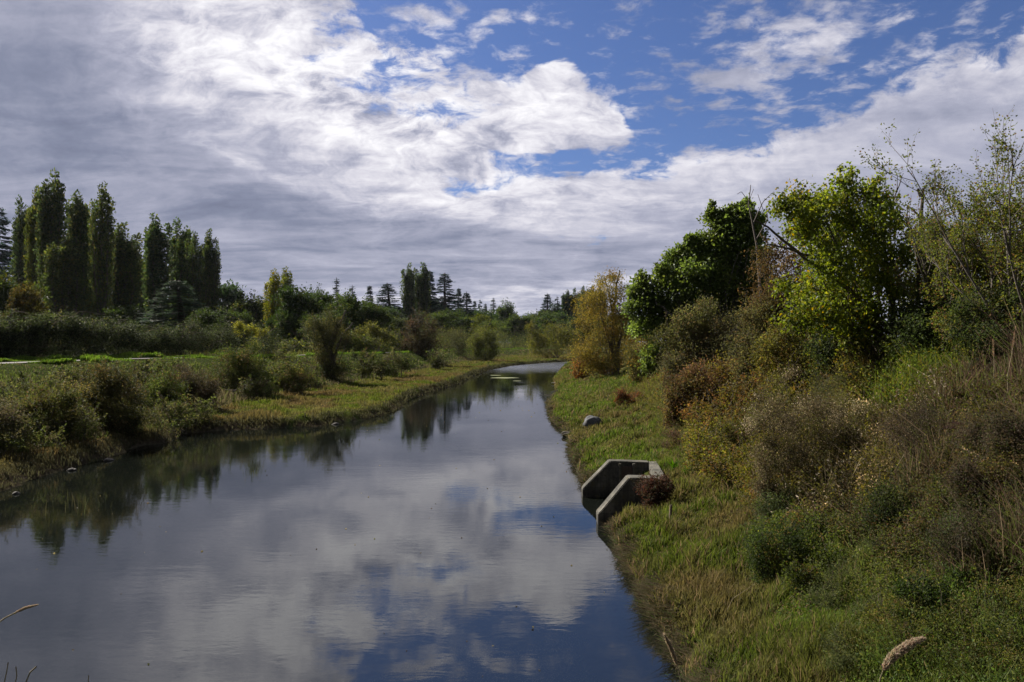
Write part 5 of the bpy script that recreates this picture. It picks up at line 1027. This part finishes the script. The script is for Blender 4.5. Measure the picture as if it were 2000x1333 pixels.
# tall individual dry stalks on the right slope
rng = np.random.default_rng(21)
G6 = 'tall dry stalks on the right slope'
for i, (pts, r_, hd, lab) in enumerate([
  ([(1972,800),(1968,740),(1975,690),(1985,640)], .004, 1, 'tall pale reed grass stalk, the highest at the right edge'),
  ([(1940,790),(1942,720),(1940,665)], .004, 1, 'pale upright grass stalk left of the highest one'),
  ([(1890,760),(1898,720),(1903,695)], .004, 1, 'short straw-coloured plume over the bright green weeds'),
  ([(1868,930),(1864,860),(1855,835)], .005, 2, 'dark brown flat-topped dead flower stalk, right one of two'),
  ([(1888,930),(1878,870),(1868,828)], .005, 2, 'dark brown flat-topped dead flower stalk leaning left'),
  ([(1715,1010),(1735,940),(1770,880)], .0035, 0, 'long thin pale stem leaning right across the brown bush'),
  ([(1945,880),(1920,850),(1890,832)], .0035, 0, 'pale broken stem lying across the tall grass'),
  ([(1660,1030),(1672,1010),(1684,1000)], .0035, 0, 'short pale broken stem in the dark growth under the brown bush'),
  ([(1420,1195),(1432,1170),(1475,1142)], .003, 0, 'pale bent twig arching over the near bank grass')]):
    bx_, by_ = pts[0]; x, y, z = hit(bx_, by_+12); k = y
    o = tag(empty('dry_stalk', (x, y, z)), lab, 'stalk', G6); P = np.array([(0,0,0)]+[((a-CX)*k/F-x, rng.normal()*.01, topz(b, k)-z) for a, b in pts])
    t = np.linspace(0, len(P)-1, 16); j_ = np.arange(len(P)); Q = np.stack([np.interp(t, j_, P[:,j]) for j in range(3)], 1)
    dark_ = hd == 2; colr = (.05,.035,.028) if dark_ else (.34,.28,.19)
    g = Geo(); add_tube(g, Q, np.linspace(r_, r_*.6, 16), colr, 5); g.build('stem', M_BARK, o)
    if hd:
        g = Geo(); n = 260
        if hd == 1: c0 = Q[-4]+(Q[-1]-Q[-4])*rng.random((n,1)); add_leaves(g, c0+rng.normal(size=(n,3))*.006, np.tile([0,0,1.0],(n,1)), .022, jitcol((.30,.22,.14), n), aspect=.25, spread=.25)
        else: add_leaves(g, Q[-1]+rng.normal(size=(n,3))*np.array([.055,.05,.012]), np.tile([0,0,.5],(n,1)), .018, jitcol((.055,.035,.028), n), aspect=.5, spread=.8)
        g.build('seed_head', M_GRASS, o)

# ---------------------------------------------------------------- air
HAZE = .00003
if HAZE:
    bm = bmesh.new(); bmesh.ops.create_cube(bm, size=1)
    for v in bm.verts: v.co = ((v.co.x)*3300, 700+v.co.y*2500, 40+v.co.z*84)
    me = bpy.data.meshes.new('haze'); bm.to_mesh(me); bm.free()
    m, nth, out = new_mat('thin_air'); pv = N(nth, 'ShaderNodeVolumePrincipled', i_Density=HAZE, i_Anisotropy=.3); pv.inputs['Color'].default_value = (.82,.88,1,1)
    nth.links.new(pv.outputs[0], out.inputs['Volume']); me.materials.append(m)
    o = bpy.data.objects.new('haze', me); COL.objects.link(o); tag(o, 'thin pale autumn air over the river and the far trees', 'haze', kind='stuff')
